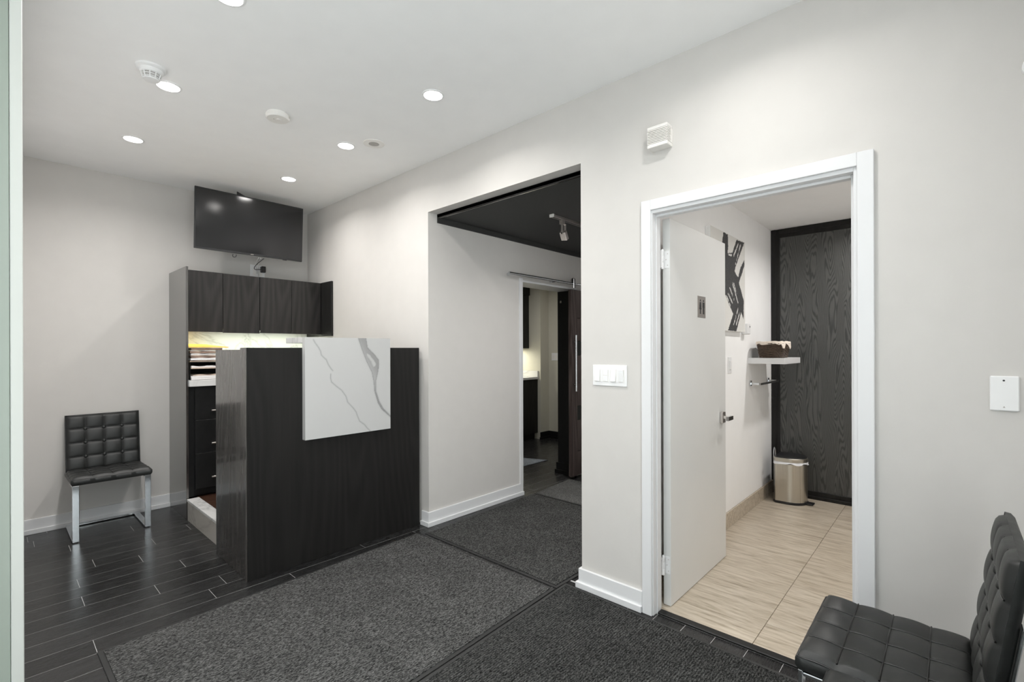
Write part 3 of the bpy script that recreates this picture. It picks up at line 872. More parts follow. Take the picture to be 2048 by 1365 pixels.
# drawers
dc = thing('drawer_cabinet', 'black drawer cabinet with three drawers under the marble worktop', 'cabinet', (1.35, 4.75, 0.17))
obj('body', B(1.112, 1.60, 4.512, YB - 0.001, 0.19, 1.062), M['black_gloss'], dc)
obj('toe_board', B(1.112, 1.60, 4.530, 4.560, 0.17, 0.19), M['black_gloss'], dc)
for z0, z1 in ((0.792, 1.058), (0.522, 0.788), (0.232, 0.518)):
    dr = obj('drawer', B(1.113, 1.598, 4.490, 4.511, z0, z1, bev=0.001), M['black_gloss'], dc)
    zc = {0.792: 0.862, 0.522: 0.594, 0.232: 0.318}[z0]
    bm = NB(); lathe(bm, [(0.007, 0), (0.007, 0.22)], (1.222, 4.462, zc), 12, 'X')
    hn = obj('handle', bm, M['nickel'], dr, smooth=40)
    for xh in (1.25, 1.41):
        obj('handle_post', lathe(NB(), [(0.004, 0), (0.004, 0.028)], (xh, 4.462, zc), 8, 'Y'), M['nickel'], hn)
obj('filler_strip', B(1.069, 1.111, 4.52, 4.56, 0.17, 1.062), M['black_gloss'], dc)
tag(obj('worktop', B(1.068, XR - 0.001, 4.462, YB - 0.019, 1.064, 1.114, bev=0.0015), M['quartz']), 'white marble worktop along the back wall over the drawers', 'worktop')
# letter tray and papers
lt = thing('letter_tray', 'black three level letter tray full of papers on the worktop', 'tray', (1.225, 4.66, 1.114))
for z_ in (1.1165, 1.205, 1.256):
    obj('shelf', B(1.082, 1.372, 4.500, 4.820, z_ - 0.002, z_, bev=0.0005), M['black_plastic'], lt)
for x_ in (1.0795, 1.372):
    obj('side', B(x_, x_ + 0.0025, 4.500, 4.820, 1.1146, 1.258), M['black_plastic'], lt)
obj('back', B(1.082, 1.372, 4.818, 4.821, 1.1146, 1.258), M['black_plastic'], lt)
def sheet(name, x0, x1, y0, y1, z0, z1, m, label, cat, rot=0, group=None, wav=0.0):
    bm = NB()
    nx = 14
    top = []; bot = []
    c, s = math.cos(rot), math.sin(rot)
    cx_, cy_ = (x0 + x1) / 2, (y0 + y1) / 2
    rows = []
    for yy in (y0, y1):
        for zz_ in (z0, z1):
            row = []
            for i in range(nx + 1):
                x = x0 + (x1 - x0) * i / nx
                k = wav * (math.sin(i * 0.9 + z0 * 40) + 1) * 0.5 * (1 if zz_ == z1 else 0.0)
                dx, dy = x - cx_, yy - cy_
                row.append(bm.verts.new((cx_ + dx * c - dy * s, cy_ + dx * s + dy * c, zz_ - k)))
            rows.append(row)
    a, b, d, e = rows
    for i in range(nx):
        bm.faces.new((a[i], a[i + 1], b[i + 1], b[i]))
        bm.faces.new((d[i], e[i], e[i + 1], d[i + 1]))
        bm.faces.new((b[i], b[i + 1], e[i + 1], e[i]))
        bm.faces.new((a[i], d[i], d[i + 1], a[i + 1]))
    bm.faces.new((a[0], b[0], e[0], d[0])); bm.faces.new((a[nx], d[nx], e[nx], b[nx]))
    o = obj(name, bm, m)
    tag(o, label, cat, group)
    return o
G = 'papers in the letter tray'
sheet('paper_stack', 1.088, 1.35, 4.495, 4.79, 1.1168, 1.133, M['paper'], 'thick white paper stack at the bottom of the letter tray', 'paper', 0, G)
sheet('paper_stack', 1.088, 1.345, 4.490, 4.78, 1.1332, 1.148, M['paper'], 'second white paper stack lying on the bottom stack in the tray', 'paper', -0.02, G, 0.002)
sheet('paper_stack', 1.092, 1.34, 4.500, 4.78, 1.1482, 1.160, M['tan'], 'curled tan papers on top in the lowest tray level', 'paper', 0.05, G, 0.008)
sheet('paper_stack', 1.086, 1.36, 4.492, 4.79, 1.2052, 1.215, M['tan'], 'tan folder lying in the middle tray level', 'folder', 0, G)
sheet('paper_stack', 1.086, 1.35, 4.498, 4.78, 1.2153, 1.230, M['paper'], 'white papers with raised corner in the middle tray level', 'paper', 0.02, G, 0.007)
fz = 1.2625
fl = [(0.012, 'tan', 'lowest tan folder of the pile on the top tray'), (0.021, 'paper', 'thick white paper bundle between the piled folders'), (0.012, 'manila', 'brown folder directly over the white paper bundle'), (0.009, 'tan', 'tan folder third from the top of the pile'), (0.015, 'paper', 'loose white papers in the middle of the folder pile'), (0.017, 'manila', 'dark brown folder second from the top of the pile'), (0.008, 'paper', 'white sheets near the top of the folder pile'), (0.018, 'manila', 'thick brown folder just under the orange folder')]
for i, (h_, m_, lab) in enumerate(fl):
    sheet('file_folder' if m_ != 'paper' else 'paper_stack', 1.084, 1.300 + 0.007 * (i % 3), 4.500 - 0.006 * (i % 2), 4.77, fz + 0.0003, fz + h_ - 0.0005, M[m_], lab, 'folder' if m_ != 'paper' else 'paper', 0.012 * ((i * 7) % 5 - 2), 'folders piled on the letter tray', 0.004)
    fz += h_
zo = fz + 0.002
bm = NB()
vs_ = [(1.070, 4.482, zo + 0.003), (1.352, 4.476, zo + 0.002), (1.268, 4.760, zo + 0.026), (1.072, 4.775, zo + 0.030)]
prism(bm, vs_, (0, 0, 0.004))
prism(bm, [(x, y, zo + 0.0005) for x, y, z in vs_], (0, 0, 0.0015))
tag(obj('file_folder', bm, M['orange']), 'bright orange folder lying half open on top of the paper pile', 'folder', 'folders piled on the letter tray')

# ------------------------------------------------------------------ television
tv = thing('television', 'black flat television hung high on the back wall', 'television', (1.59, 4.62, 2.21))
TM = Matrix.Translation((1.59, 4.62, 2.463)) @ Matrix.Rotation(R(3.5), 4, 'X') @ Matrix.Translation((-1.59, -4.62, -2.463))
def tvo(name, b, m, par=None, **k):
    bmesh.ops.transform(b, matrix=TM, verts=b.verts)
    return obj(name, b, m, par or tv, **k)
x0, x1, z0, z1 = 1.142, 2.038, 2.208, 2.718
tvo('back_cover', B(x0 + 0.01, x1 - 0.01, 4.628, 4.668, z0 + 0.01, z1 - 0.01, bev=0.008), M['black_plastic'])
bm = NB()
for a0, a1, c0, c1 in ((x0, x0 + 0.010, z0, z1), (x1 - 0.010, x1, z0, z1), (x0 + 0.010, x1 - 0.010, z1 - 0.010, z1), (x0 + 0.010, x1 - 0.010, z0, z0 + 0.016)):
    box(bm, a0, a1, 4.612, 4.630, c0, c1, bev=0.0015)
tvo('bezel', bm, M['black_plastic'])
tvo('screen', B(x0 + 0.010, x1 - 0.010, 4.616, 4.628, z0 + 0.016, z1 - 0.010), M['screen'])
tvo('sensor_window', B(1.86, 1.895, 4.614, 4.622, z0 - 0.006, z0), M['black_plastic'])
tvo('brand_badge', B(1.578, 1.602, 4.6105, 4.612, z0 + 0.005, z0 + 0.010), M['nickel'])
mb = obj('wall_bracket', B(1.50, 1.70, YB - 0.012, YB, 2.40, 2.62), M['black_plastic'], tv)
obj('bracket_arm', B(1.57, 1.63, 4.668, YB - 0.012, 2.48, 2.53), M['black_plastic'], tv)
bm = NB()
prism(bm, [(1.478, 4.655, 2.60), (1.478, 4.655, 2.762), (1.575, 4.655, 2.722), (1.575, 4.655, 2.60)], (0, 0.012, 0))
obj('bracket_plate', bm, M['black_plastic'], tv)
ot = thing('outlet_plate', 'white wall outlet plate under the television', 'outlet', (1.77, YB, 2.04))
obj('plate', B(1.703, 1.838, YB - 0.006, YB, 2.045, 2.190, bev=0.002), M['plastic'], ot)
for x_ in (1.745, 1.80):
    obj('socket', B(x_ - 0.014, x_ + 0.014, YB - 0.0075, YB - 0.006, 2.085, 2.15, bev=0.0005), M['cream_plastic'], ot)
tag(obj('power_plug', B(1.795, 1.832, YB - 0.055, YB - 0.0076, 2.118, 2.178, bev=0.004), M['black_plastic']), 'black plug adapter in the outlet under the television', 'plug')
ca = bez((1.70, 4.655, 2.198), (1.60, 4.70, 2.10), (1.66, 4.86, 2.10), (1.80, 4.93, 2.146))
tag(obj('power_cable', tube(NB(), ca, 0.0032, 8), M['black_plastic'], smooth=60), 'thin black cable looping from the television to the plug', 'cable')
for i, (dx, lab) in enumerate(((0.0, 'white cable running from the television to the outlet'), (0.018, 'second white cable beside it under the television'))):
    ca = bez((1.655 + dx, 4.655, 2.200), (1.67 + dx, 4.75, 2.18), (1.72 + dx, 4.92, 2.19), (1.765 + dx, YB - 0.008, 2.105 - 0.03 * i))
    tag(obj('signal_cable', tube(NB(), ca, 0.004, 8), M['plastic'], smooth=60), lab, 'cable', 'white cables under the television')
ca = bez((1.445, 4.66, 2.202), (1.43, 4.67, 2.17), (1.48, 4.67, 2.17), (1.47, 4.66, 2.202))
tag(obj('short_cable', tube(NB(), ca, 0.0025, 8), M['black_plastic'], smooth=60), 'short black cable loop peeking below the television', 'cable')

# ------------------------------------------------------------------ wall fittings
sw = thing('switch_plate', 'white four gang light switch plate on the wall by the restroom', 'switch', (XR, 1.365, 1.15))
obj('plate', B(XR - 0.006, XR, 1.260, 1.470, 1.152, 1.266, bev=0.002), M['plastic'], sw)
for i, yc in enumerate((1.4375, 1.388, 1.340, 1.2925)):
    fr = obj('rocker_frame', B(XR - 0.0072, XR - 0.006, yc - 0.0185, yc + 0.0185, 1.174, 1.244), M['cream_plastic'], sw)
    tilt = (4, 0, 6, -5)[i]
    Mt = Matrix.Translation((XR - 0.008, yc, 1.209)) @ Matrix.Rotation(R(tilt), 4, 'Y') @ Matrix.Translation((-(XR - 0.008), -yc, -1.209))
    if i == 1:
        obj('rocker', B(XR - 0.0095, XR - 0.0073, yc - 0.0150, yc + 0.0150, 1.210, 1.241, bev=0.0006), M['plastic'], fr)
        obj('rocker', B(XR - 0.0095, XR - 0.0073, yc - 0.0150, yc + 0.0150, 1.177, 1.208, bev=0.0006), M['plastic'], fr)
    else:
        obj('rocker', B(XR - 0.012, XR - 0.0073, yc - 0.0150, yc + 0.0150, 1.177, 1.241, bev=0.0008, M=Mt), M['plastic'], fr)
bp = thing('blank_plate', 'plain white square wall plate above the near chair', 'wall plate', (XR, -0.128, 1.14))
obj('plate', B(XR - 0.008, XR, -0.163, -0.094, 1.142, 1.258, bev=0.003), M['plastic'], bp)
obj('indicator_hole', lathe(NB(), [(0.0030, 0), (0.0030, 0.0006)], (XR - 0.0086, -0.127, 1.243), 12, 'X'), M['black_plastic'], bp)
obj('arrow_mark', prism(NB(), [(XR - 0.0086, -0.1245, 1.153), (XR - 0.0086, -0.1305, 1.153), (XR - 0.0086, -0.1275, 1.159)], (0.0006, 0, 0)), M['grey_plastic'], bp)
ws = thing('wall_sensor', 'round white sensor with dark lens high on the right wall edge', 'sensor', (XR, -0.20, 2.22))
obj('housing', lathe(NB(), [(0.034, 0), (0.034, -0.022), (0.026, -0.030), (0.020, -0.026)], (XR, -0.203, 2.255), 28, 'X'), M['plastic'], ws, smooth=40)
obj('lens', lathe(NB(), [(0.021, -0.024), (0.012, -0.033)], (XR, -0.203, 2.255), 24, 'X'), M['black_plastic'], ws, smooth=60)
# louvred siren box
sb = thing('siren_box', 'cream louvred siren box on the wall above the restroom door', 'siren', (XR, 1.06, 2.345))
y0, y1, z0, z1 = 1.008, 1.112, 2.346, 2.450
xf = 2.208
bm = NB()
box(bm, xf + 0.016, XR, y0 + 0.010, y1 - 0.010, z0 + 0.003, z1 - 0.003)
obj('core', bm, M['black_plastic'], sb)
obj('bottom_band', B(xf, XR, y0, y1, z0, z0 + 0.018, bev=0.002), M['cream_plastic'], sb)
obj('top_band', B(xf, XR, y0, y1, z1 - 0.016, z1, bev=0.002), M['cream_plastic'], sb)
obj('back_band', B(XR - 0.020, XR, y0, y1, z0 + 0.018, z1 - 0.016), M['cream_plastic'], sb)
for k in range(9):
    zc = z0 + 0.0215 + k * 0.0078
    obj('slat', B(xf, XR - 0.0195, y0, y1, zc - 0.0021, zc + 0.0021, bev=0.0006), M['cream_plastic'], sb)

# ------------------------------------------------------------------ tufted chairs
def cushion_h(u, v, A=0.009, Bc=0.005):
    su, sv = abs(math.sin(PI * 4 * u)), abs(math.sin(PI * 4 * v))
    return A * (su * sv) ** 0.32 + Bc * (su + sv) / 2
def cushion(w, d, t, n=48, A=0.009, Bc=0.005):
    """top at z=t, origin at centre of the underside"""
    bm = NB()
    def top(u, v):
        e = min(u * w, (1 - u) * w, v * d, (1 - v) * d)
        z = t + cushion_h(u, v, A, Bc)
        if e < 0.016: z -= 0.014 * (1 - e / 0.016) ** 2
        return z
    g = [[bm.verts.new(((i / n - 0.5) * w, (j / n - 0.5) * d, top(i / n, j / n))) for i in range(n + 1)] for j in range(n + 1)]
    for j in range(n):
        for i in range(n):
            bm.faces.new((g[j][i], g[j][i + 1], g[j + 1][i + 1], g[j + 1][i]))
    rim = [g[0][i] for i in range(n + 1)] + [g[j][n] for j in range(1, n + 1)] + [g[n][i] for i in range(n - 1, -1, -1)] + [g[j][0] for j in range(n - 1, 0, -1)]
    m = len(rim)
    prev = rim
    for (ins, z) in ((-0.004, t * 0.72), (-0.004, t * 0.30), (0.004, 0.0)):
        ring = []
        for v in rim:
            x, y = v.co.x, v.co.y
            sx = x * (1 - ins / (w / 2)); sy = y * (1 - ins / (d / 2))
            ring.append(bm.verts.new((sx, sy, z)))
        for i in range(m):
            bm.faces.new((prev[i], prev[(i + 1) % m], ring[(i + 1) % m], ring[i]))
        prev = ring
    bm.faces.new(prev)
    return bm, top
def chair_parts(root):
    W_, D_ = 0.456, 0.385
    Ms = Matrix.Translation((0, -0.0425, 0.398)) @ Matrix.Rotation(R(-1.5), 4, 'X')
    bm, top = cushion(W_, D_, 0.052, A=0.0045, Bc=0.007)
    bm.transform(Ms)
    seat = obj('seat', bm, M['leather'], root, origin=(0, 0, 0.4), smooth=60)
    def cords(w, d, top, Mx, par, org):
        bm = NB()
        for k in (1, 2, 3):
            pts = [Mx @ Vector(((k / 4 - 0.5) * w, (j / 40 - 0.5) * d, top(k / 4, j / 40) + 0.0018)) for j in range(1, 40)]
            tube(bm, pts, 0.0025, 6)
            pts = [Mx @ Vector(((j / 40 - 0.5) * w, (k / 4 - 0.5) * d, top(j / 40, k / 4) + 0.0018)) for j in range(1, 40)]
            tube(bm, pts, 0.0025, 6)
        loop = []
        for i in range(40): loop.append(((i / 40 - 0.5) * w, -0.5 * d))
        for i in range(40): loop.append((0.5 * w, (i / 40 - 0.5) * d))
        for i in range(40): loop.append(((0.5 - i / 40) * w, 0.5 * d))
        for i in range(40): loop.append((-0.5 * w, (0.5 - i / 40) * d))
        tube(bm, [Mx @ Vector((x, y, top(x / w + 0.5, y / d + 0.5))) for x, y in loop], 0.003, 6, True)
        return obj('piping', bm, M['piping'], par, origin=org, smooth=60)
    cords(W_, D_, top, Ms, seat, (0, 0, 0.4))
    HB = 0.425
    Mb = Matrix.Translation((0, 0.214, 0.640)) @ Matrix.Rotation(R(90 - 8), 4, 'X') @ Matrix.Translation((0, 0, 0))
    bm, top2 = cushion(W_ - 0.012, HB, 0.032)
    bm.transform(Mb)
    back = obj('backrest', bm, M['leather'], root, origin=(0, 0.2, 0.45), smooth=60)
    cords(W_ - 0.012, HB, top2, Mb, back, (0, 0.2, 0.45))
    for i in (1, 2, 3):
        for j in (1, 2, 3):
            p = Mb @ Vector(((i / 4 - 0.5) * (W_ - 0.012), (j / 4 - 0.5) * HB, 0.0335))
            bm = NB()
            Mq = Matrix.Rotation(R(90 - 8), 4, 'X')
            lathe(bm, [(0.0115, 0.0), (0.0120, 0.004), (0.009, 0.008), (0.004, 0.0098)], p, 14, 'Z', Mq)
            obj('button', bm, M['leather'], back, smooth=80)
    for s in (-1, 1):
        xx = s * 0.205
        leg = obj('leg', B(xx - 0.019, xx + 0.019, -0.232, -0.220, 0.012, 0.402, bev=0.002), M['chrome'], root)
        obj('foot_glide', B(xx - 0.010, xx + 0.010, -0.226, -0.206, 0.0, 0.006), M['black_plastic'], leg)
        obj('floor_runner', B(xx - 0.019, xx + 0.019, -0.232, 0.232, 0.006, 0.018, bev=0.002), M['chrome'], root)
        obj('seat_rail', B(xx - 0.019, xx + 0.019, -0.2195, 0.160, 0.386, 0.397, bev=0.002), M['chrome'], root)
        Mr = Matrix.Translation((xx, 0.181, 0.40)) @ Matrix.Rotation(R(-8), 4, 'X')
        obj('back_rail', B(-0.019, 0.019, 0.002, 0.009, 0.0, 0.30, bev=0.002, M=Mr), M['chrome'], root)
    obj('floor_crossbar', B(-0.185, 0.185, 0.194, 0.232, 0.006, 0.018, bev=0.002), M['chrome'], root)

CH = 'black tufted leather chairs'
c0 = thing('tufted_chair', 'black tufted leather chair with chrome legs against the back wall', 'chair', (0, 0, 0), CH)
chair_parts(c0)
def dup(root, loc, rz, label):
    r = root.copy(); COL.objects.link(r); r.location = loc; r.rotation_euler = (0, 0, rz); r['label'] = label
    for ch in list(root.children):
        c = ch.copy(); COL.objects.link(c); c.parent = r
        for g in ch.children:
            d = g.copy(); COL.objects.link(d); d.parent = c
    return r
dup(c0, (1.838, 0.105, 0), PI, 'black tufted leather chair at the near right, against the right wall')
dup(c0, (1.362, 0.025, 0), PI, 'black tufted leather chair mostly out of frame in front of the other near one')
c0.location = (0.605, 4.762, 0)

# ------------------------------------------------------------------ hallway track light
tk = thing('track_light', 'short metal track light under the black hallway ceiling', 'track light', (3.4, 2.245, ZH))
obj('track', B(2.90, 4.00, 2.228, 2.262, ZH - 0.020, ZH, bev=0.001), M['nickel'], tk)
obj('track_slot', B(2.915, 3.985, 2.239, 2.251, ZH - 0.0208, ZH - 0.020), M['black_plastic'], tk)
obj('end_cap', B(2.893, 2.902, 2.226, 2.264, ZH - 0.022, ZH), M['cream_plastic'], tk)
def head(x):
    a = obj('lamp_head', B(x - 0.017, x + 0.017, 2.229, 2.261, ZH - 0.052, ZH - 0.021, bev=0.002), M['nickel'], tk)
    obj('yoke_arm', B(x - 0.022, x - 0.018, 2.222, 2.240, ZH - 0.135, ZH - 0.050), M['nickel'], a)
    obj('yoke_arm', B(x + 0.018, x + 0.022, 2.222, 2.240, ZH - 0.135, ZH - 0.050), M['nickel'], a)
    obj('yoke_bridge', B(x - 0.022, x + 0.022, 2.222, 2.240, ZH - 0.056, ZH - 0.050), M['nickel'], a)
    Mh = Matrix.Translation((x, 2.231, ZH - 0.130)) @ Matrix.Rotation(R(-38), 4, 'Y') @ Matrix.Rotation(R(8), 4, 'X')
    obj('shade', B(-0.0175, 0.0175, -0.026, 0.026, -0.050, 0.022, bev=0.003, M=Mh), M['nickel'], a)
    bm = NB(); lathe(bm, [(0.0155, -0.0508), (0.010, -0.049)], (0, 0, 0), 18); bm.transform(Mh)
    obj('reflector', bm, M['chrome'], a, smooth=40)
    obj('adjust_knob', lathe(NB(), [(0.006, 0), (0.006, 0.008)], (x - 0.022 - 0.004, 2.231, ZH - 0.128), 12, 'X'), M['dark_chrome'], a)
head(3.03); head(3.33)

# ------------------------------------------------------------------ kitchenette
kc = thing('base_cabinet', 'dark kitchenette base cabinet seen through the sliding door opening', 'cabinet', (5.2, 4.9, 0))
obj('body', B(4.60, 5.598, 4.63, YB + 0.118, 0.09, 0.905), M['wood'], kc)
obj('toe_kick', B(4.60, 5.598, 4.68, 4.70, 0.0, 0.09), M['black_gloss'], kc)
for i in range(2):
    obj('door', B(4.602 + i * 0.498, 5.096 + i * 0.498, 4.612, 4.629, 0.095, 0.90, bev=0.001), M['wood'], kc)
kw = thing('kitchen_worktop', 'white kitchenette worktop with raised side splash', 'worktop', (5.2, 4.9, 0.905))
obj('slab', B(4.60, 5.598, 4.598, YB + 0.118, 0.906, 0.940, bev=0.002), M['marble'], kw)
obj('side_splash', B(5.578, 5.598, 4.60, YB + 0.118, 0.9405, 1.03, bev=0.002), M['marble'], kw)
ku = thing('kitchen_wall_cabinet', 'dark kitchenette wall cabinet with deeper top box', 'cabinet', (5.2, 4.95, 1.374))
obj('body', B(4.60, 5.598, 4.80, YB + 0.118, 1.374, 2.185), M['wood'], ku)
obj('top_box', B(4.60, 5.598, 4.765, YB + 0.118, 2.186, 2.40), M['wood'], ku)
for i in range(2):
    obj('door', B(4.602 + i * 0.498, 5.096 + i * 0.498, 4.782, 4.799, 1.372, 2.183, bev=0.001), M['wood'], ku)
kl = thing('kitchen_light_strip', 'pale light strip under the kitchenette wall cabinet', 'light', (5.2, 4.95, 1.36))
obj('housing', B(4.80, 5.50, 4.93, 4.97, 1.364, 1.3735), M['plastic'], kl)
obj('diffuser', B(4.81, 5.49, 4.934, 4.966, 1.361, 1.364), M['strip_green'], kl)
ld = bpy.data.lights.new('kitchen_strip_lamp', 'AREA'); ld.shape = 'RECTANGLE'; ld.size = 0.68; ld.size_y = 0.03; ld.energy = 5.0; ld.color = (1.0, 0.96, 0.80)
lo = bpy.data.objects.new('lamp', ld); COL.objects.link(lo); lo.parent = kl; lo.location = (-0.05, 0, -0.002)
downlight(4.6, 3.95, 'recessed downlight out of view in the kitchenette ceiling', 9.0, 2.6)
downlight(3.25, 1.80, 'added fill downlight hidden behind the switch wall in the hallway', 7.0, ZH)  # added lamp, kept behind the pillar to brighten the hall
downlight(5.2, 2.25, 'recessed downlight out of view at the end of the hallway', 4.0, ZH)
ks = thing('kitchen_switch', 'white two gang switch on the kitchenette wall', 'switch', (5.80, 4.44, 1.2))
obj('plate', B(5.794, 5.80, 4.385, 4.50, 1.185, 1.300, bev=0.002), M['plastic'], ks)
for yc in (4.418, 4.467):
    obj('rocker', B(5.790, 5.794, yc - 0.017, yc + 0.017, 1.21, 1.275, bev=0.001), M['cream_plastic'], ks)

# ------------------------------------------------------------------ restroom fittings
POLY = [(3.586, 2.198), (3.684, 2.197), (3.69, 2.119), (3.677, 2.06), (3.78, 2.076), (3.874, 2.19), (4.061, 2.199), (3.967, 2.1), (3.872, 2.002), (3.828, 1.946), (3.871, 1.917), (3.912, 1.905), (3.966, 1.985), (4.06, 2.063), (4.063, 2.015), (3.929, 1.867), (4.045, 1.733), (4.037, 1.587), (3.98, 1.636), (3.867, 1.487), (3.678, 1.487), (3.795, 1.615), (3.705, 1.681), (3.627, 1.745), (3.582, 1.752), (3.50, 1.84), (3.45, 2.02), (3.54, 2.05)]
STREAK = [[(3.686, 1.761), (3.776, 1.697)], [(3.719, 1.807), (3.826, 1.717)], [(3.771, 1.856), (3.904, 1.711)], [(3.81, 1.849), (3.87, 1.776)], [(3.649, 1.742), (3.727, 1.677)], [(3.915, 2.166), (3.812, 2.06)], [(3.967, 2.163), (3.852, 1.999)], [(3.91, 1.666), (3.807, 1.538)], [(3.944, 1.634), (3.857, 1.529)], [(3.689, 2.051), (3.763, 2.056)]]
def paint(x, z):
    jx = x + 0.006 * (hsh(round(x * 160), round(z * 70)) - 0.5)
    p = (jx, z + 0.006 * (hsh(round(z * 150), round(x * 60)) - 0.5))
    if inside(p, POLY):
        for k, s_ in enumerate(STREAK):
            d = dseg(p, s_[0], s_[1])
            if d < 0.0065 and hsh(round(x * 90), k) > 0.2: return (0.72, 0.71, 0.69)
        g = 0.030 + 0.035 * hsh(round(x * 210), round(z * 210))
        return (g, g, g * 1.02)
    return (0.74, 0.73, 0.70)
XA0, XA1, ZA0, ZA1 = 3.335, 4.075, 1.486, 2.200
art = thing('canvas_painting', 'canvas with bold black brush strokes on the restroom wall', 'painting', (3.7, REST_Y, ZA0))
obj('canvas', slab_grid(XA0, XA1, ZA0, ZA1, REST_Y - 0.036, 170, 164, paint, 'paint', 0.034), M['painting'], art)
af = thing('air_freshener', 'small white dispenser half hidden behind the painting', 'dispenser', (4.17, REST_Y, 1.47))
obj('body', B(4.105, 4.175, REST_Y - 0.05, REST_Y, 1.468, 1.556, bev=0.008, seg=2), M['plastic'], af)
obj('nozzle', lathe(NB(), [(0.006, -0.052), (0.006, -0.050)], (4.15, REST_Y, 1.530), 12, 'Y'), M['black_plastic'], af)
rs = thing('restroom_switch', 'white light switch on the restroom wall half hidden by the door', 'switch', (3.82, REST_Y, 1.15))
obj('plate', B(3.775, 3.850, REST_Y - 0.006, REST_Y, 1.165, 1.290, bev=0.002), M['plastic'], rs)
obj('rocker', B(3.797, 3.829, REST_Y - 0.012, REST_Y - 0.006, 1.195, 1.262, bev=0.002), M['plastic'], rs)
tag(obj('floating_shelf', B(4.266, 4.787, 0.974, REST_Y, 1.228, 1.276, bev=0.0015), M['trim']), 'white floating shelf on the restroom wall', 'shelf')
# towel bar
tb_ = thing('towel_bar', 'square chrome towel bar below the floating shelf', 'towel bar', (4.58, REST_Y, 1.03))
for xm in (4.320, 4.842):
    ro_ = obj('rosette', B(xm - 0.022, xm + 0.022, REST_Y - 0.010, REST_Y, 1.038, 1.084, bev=0.002), M['chrome'], tb_)
    obj('arm', B(xm - 0.008, xm + 0.008, REST_Y - 0.075, REST_Y - 0.010, 1.050, 1.068, bev=0.001), M['chrome'], ro_)
obj('bar', B(4.300, 4.865, REST_Y - 0.090, REST_Y - 0.0755, 1.051, 1.067, bev=0.001), M['dark_chrome'], tb_)
# wicker basket with cloth liner
bk = thing('wicker_basket', 'dark wicker basket with a cream cloth liner on the shelf', 'basket', (4.42, 1.095, 1.2765))
def rr(cx_, cy_, a, b, n=56, p=4):
    o = []
    for i in range(n):
        t = 2 * PI * i / n
        c, s = math.cos(t), math.sin(t)
        o.append((cx_ + a * math.copysign(abs(c) ** (2 / p), c), cy_ + b * math.copysign(abs(s) ** (2 / p), s)))
    return o
bx_, by_ = 4.430, 1.098
bm = NB()
lo_ = rr(bx_, by_, 0.125, 0.085); hi_ = rr(bx_, by_, 0.143, 0.104)
vb = [bm.verts.new((x, y, 1.2785)) for x, y in lo_]; vt = [bm.verts.new((x, y, 1.395)) for x, y in hi_]
for i in range(56): bm.faces.new((vb[i], vb[(i + 1) % 56], vt[(i + 1) % 56], vt[i]))
bm.faces.new(vb)
obj('inner_shell', bm, M['wicker'], bk)
bm = NB()
for k in range(12):
    t = k / 11
    z = 1.282 + t * 0.112
    base_ = rr(bx_, by_, 0.127 + 0.018 * t, 0.087 + 0.019 * t, 112)
    pts = []
    for i, (x, y) in enumerate(base_):
        d = Vector((x - bx_, y - by_)).normalized() * (0.0035 * (1 if (i // 2 + k) % 2 else -0.4))
        pts.append((x + d.x, y + d.y, z))
    tube(bm, pts, 0.0042, 5, True)
wv = obj('weave', bm, M['wicker'], bk); wv['kind'] = 'stuff'
for i in range(0, 56, 2):
    obj('stake', tube(NB(), [(lo_[i][0], lo_[i][1], 1.279), (hi_[i][0] * 1.0, hi_[i][1], 1.398)], 0.0045, 5), M['wicker'], bk)
bm = NB()
rings = []
for (e, z, w_) in ((0.002, 1.385, 0.0), (0.004, 1.410, 0.002), (0.006, 1.413, 0.003), (0.011, 1.408, 0.003), (0.012, 1.388, 0.004)):
    ring = []
    for i, (x, y) in enumerate(rr(bx_, by_, 0.140 + e, 0.101 + e, 56)):
        d = Vector((x - bx_, y - by_)).normalized() * (w_ * 0.6 * math.sin(i * 1.7))
        dz = w_ * math.sin(i * 1.1 + 0.5) * (1.4 if z < 1.4 else 0.6)
        if z < 1.40 and y < by_ - 0.09: dz -= 0.035 * (0.5 + 0.5 * math.sin(i * 0.9))
        ring.append(bm.verts.new((x + d.x, y + d.y, z + dz)))
    rings.append(ring)
for a, b in zip(rings, rings[1:]):
    for i in range(56): bm.faces.new((a[i], a[(i + 1) % 56], b[(i + 1) % 56], b[i]))
obj('cloth_liner', bm, M['cloth'], bk, smooth=60)
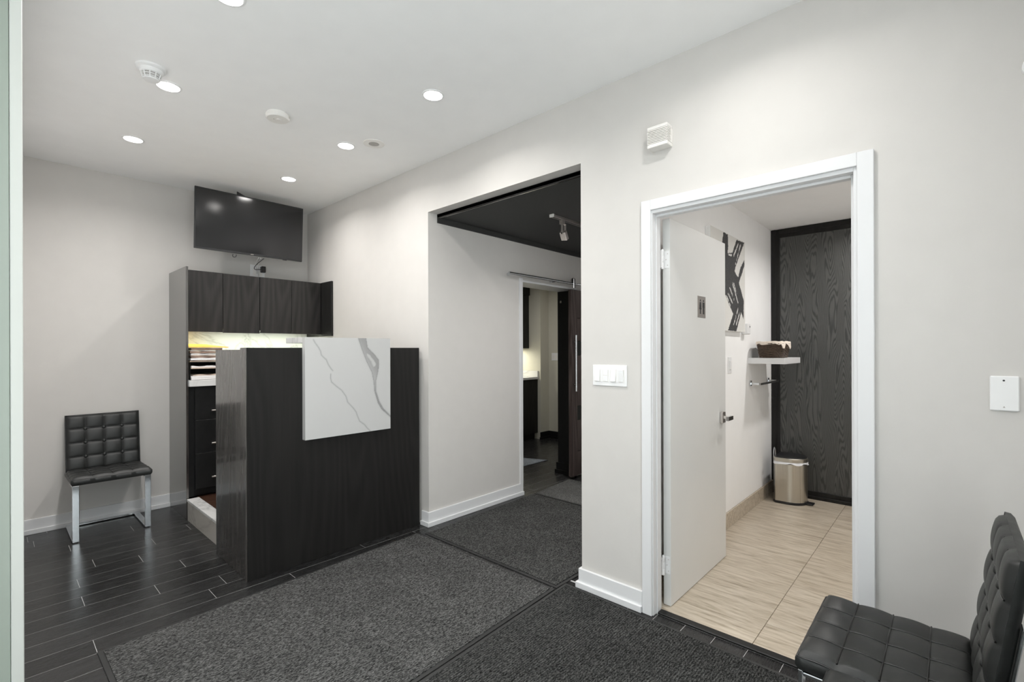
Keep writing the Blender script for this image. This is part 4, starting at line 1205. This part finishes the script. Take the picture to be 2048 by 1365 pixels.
# pedal bin
bn = thing('pedal_bin', 'brushed steel pedal bin with white liner in the restroom corner', 'bin', (4.76, 1.04, 0.005))
def dshape(s, n=40):
    o = []
    for i in range(n + 1):
        a = PI + PI * i / n
        o.append((4.775 + 0.128 * s * math.cos(a), 1.055 + 0.135 * s * math.sin(a)))
    o += [(4.775 + 0.128 * s, 1.055 + 0.085 * s), (4.775 + 0.10 * s, 1.055 + 0.105 * s), (4.775 - 0.10 * s, 1.055 + 0.105 * s), (4.775 - 0.128 * s, 1.055 + 0.085 * s)]
    return o
def loft(levels, cap0=True, cap1=True):
    bm = NB(); prev = None
    for s, z in levels:
        ring = [bm.verts.new((x, y, z)) for x, y in dshape(s)]
        if prev:
            for i in range(len(ring)): bm.faces.new((prev[i], prev[(i + 1) % len(ring)], ring[(i + 1) % len(ring)], ring[i]))
        elif cap0: bm.faces.new(ring)
        prev = ring
    if cap1: bm.faces.new(prev)
    return bm
obj('base', loft([(1.03, 0.0055), (1.03, 0.024), (1.0, 0.027)]), M['black_plastic'], bn, smooth=40)
obj('body', loft([(1.0, 0.027), (1.0, 0.352)]), M['steel'], bn, smooth=40)
obj('rim', loft([(1.0, 0.368), (1.02, 0.370), (1.02, 0.398), (0.99, 0.402)]), M['steel'], bn, smooth=40)
obj('lid', loft([(0.975, 0.4021), (0.95, 0.410), (0.5, 0.415)]), M['black_plastic'], bn, smooth=40)
bm = NB(); ra = []; rb = []
dd = dshape(1.0)
for i, (x, y) in enumerate(dd):
    cxx, cyy = 4.775, 1.05
    d = Vector((x - cxx, y - cyy)).normalized() * (0.006 + 0.004 * math.sin(i * 1.3))
    ra.append(bm.verts.new((x, y, 0.370))); rb.append(bm.verts.new((x + d.x, y + d.y, 0.352 + 0.007 * math.sin(i * 0.55))))
for i in range(len(dd)): bm.faces.new((ra[i], ra[(i + 1) % len(dd)], rb[(i + 1) % len(dd)], rb[i]))
obj('bag_edge', bm, M['liner'], bn, smooth=60)
pts = [(4.775 - 0.128, 1.06 + 0.05 * math.cos(PI * i / 16) , 0.395 + 0.085 * math.sin(PI * i / 16) ** 0.6) for i in range(17)]
pts = [(4.70, 1.150 + 0.0, 0.395)] + [(4.70 - 0.03 + 0.06 * 0.5 * (1 - math.cos(PI * i / 16)) - 0.03, 1.150, 0.40 + 0.085 * math.sin(PI * i / 16) ** 0.55) for i in range(17)]
obj('carry_handle', tube(NB(), pts[1:], 0.0032, 8), M['chrome'], bn, smooth=60)
obj('pedal', B(4.735, 4.815, 0.872, 0.925, 0.010, 0.019, bev=0.003), M['black_plastic'], bn)
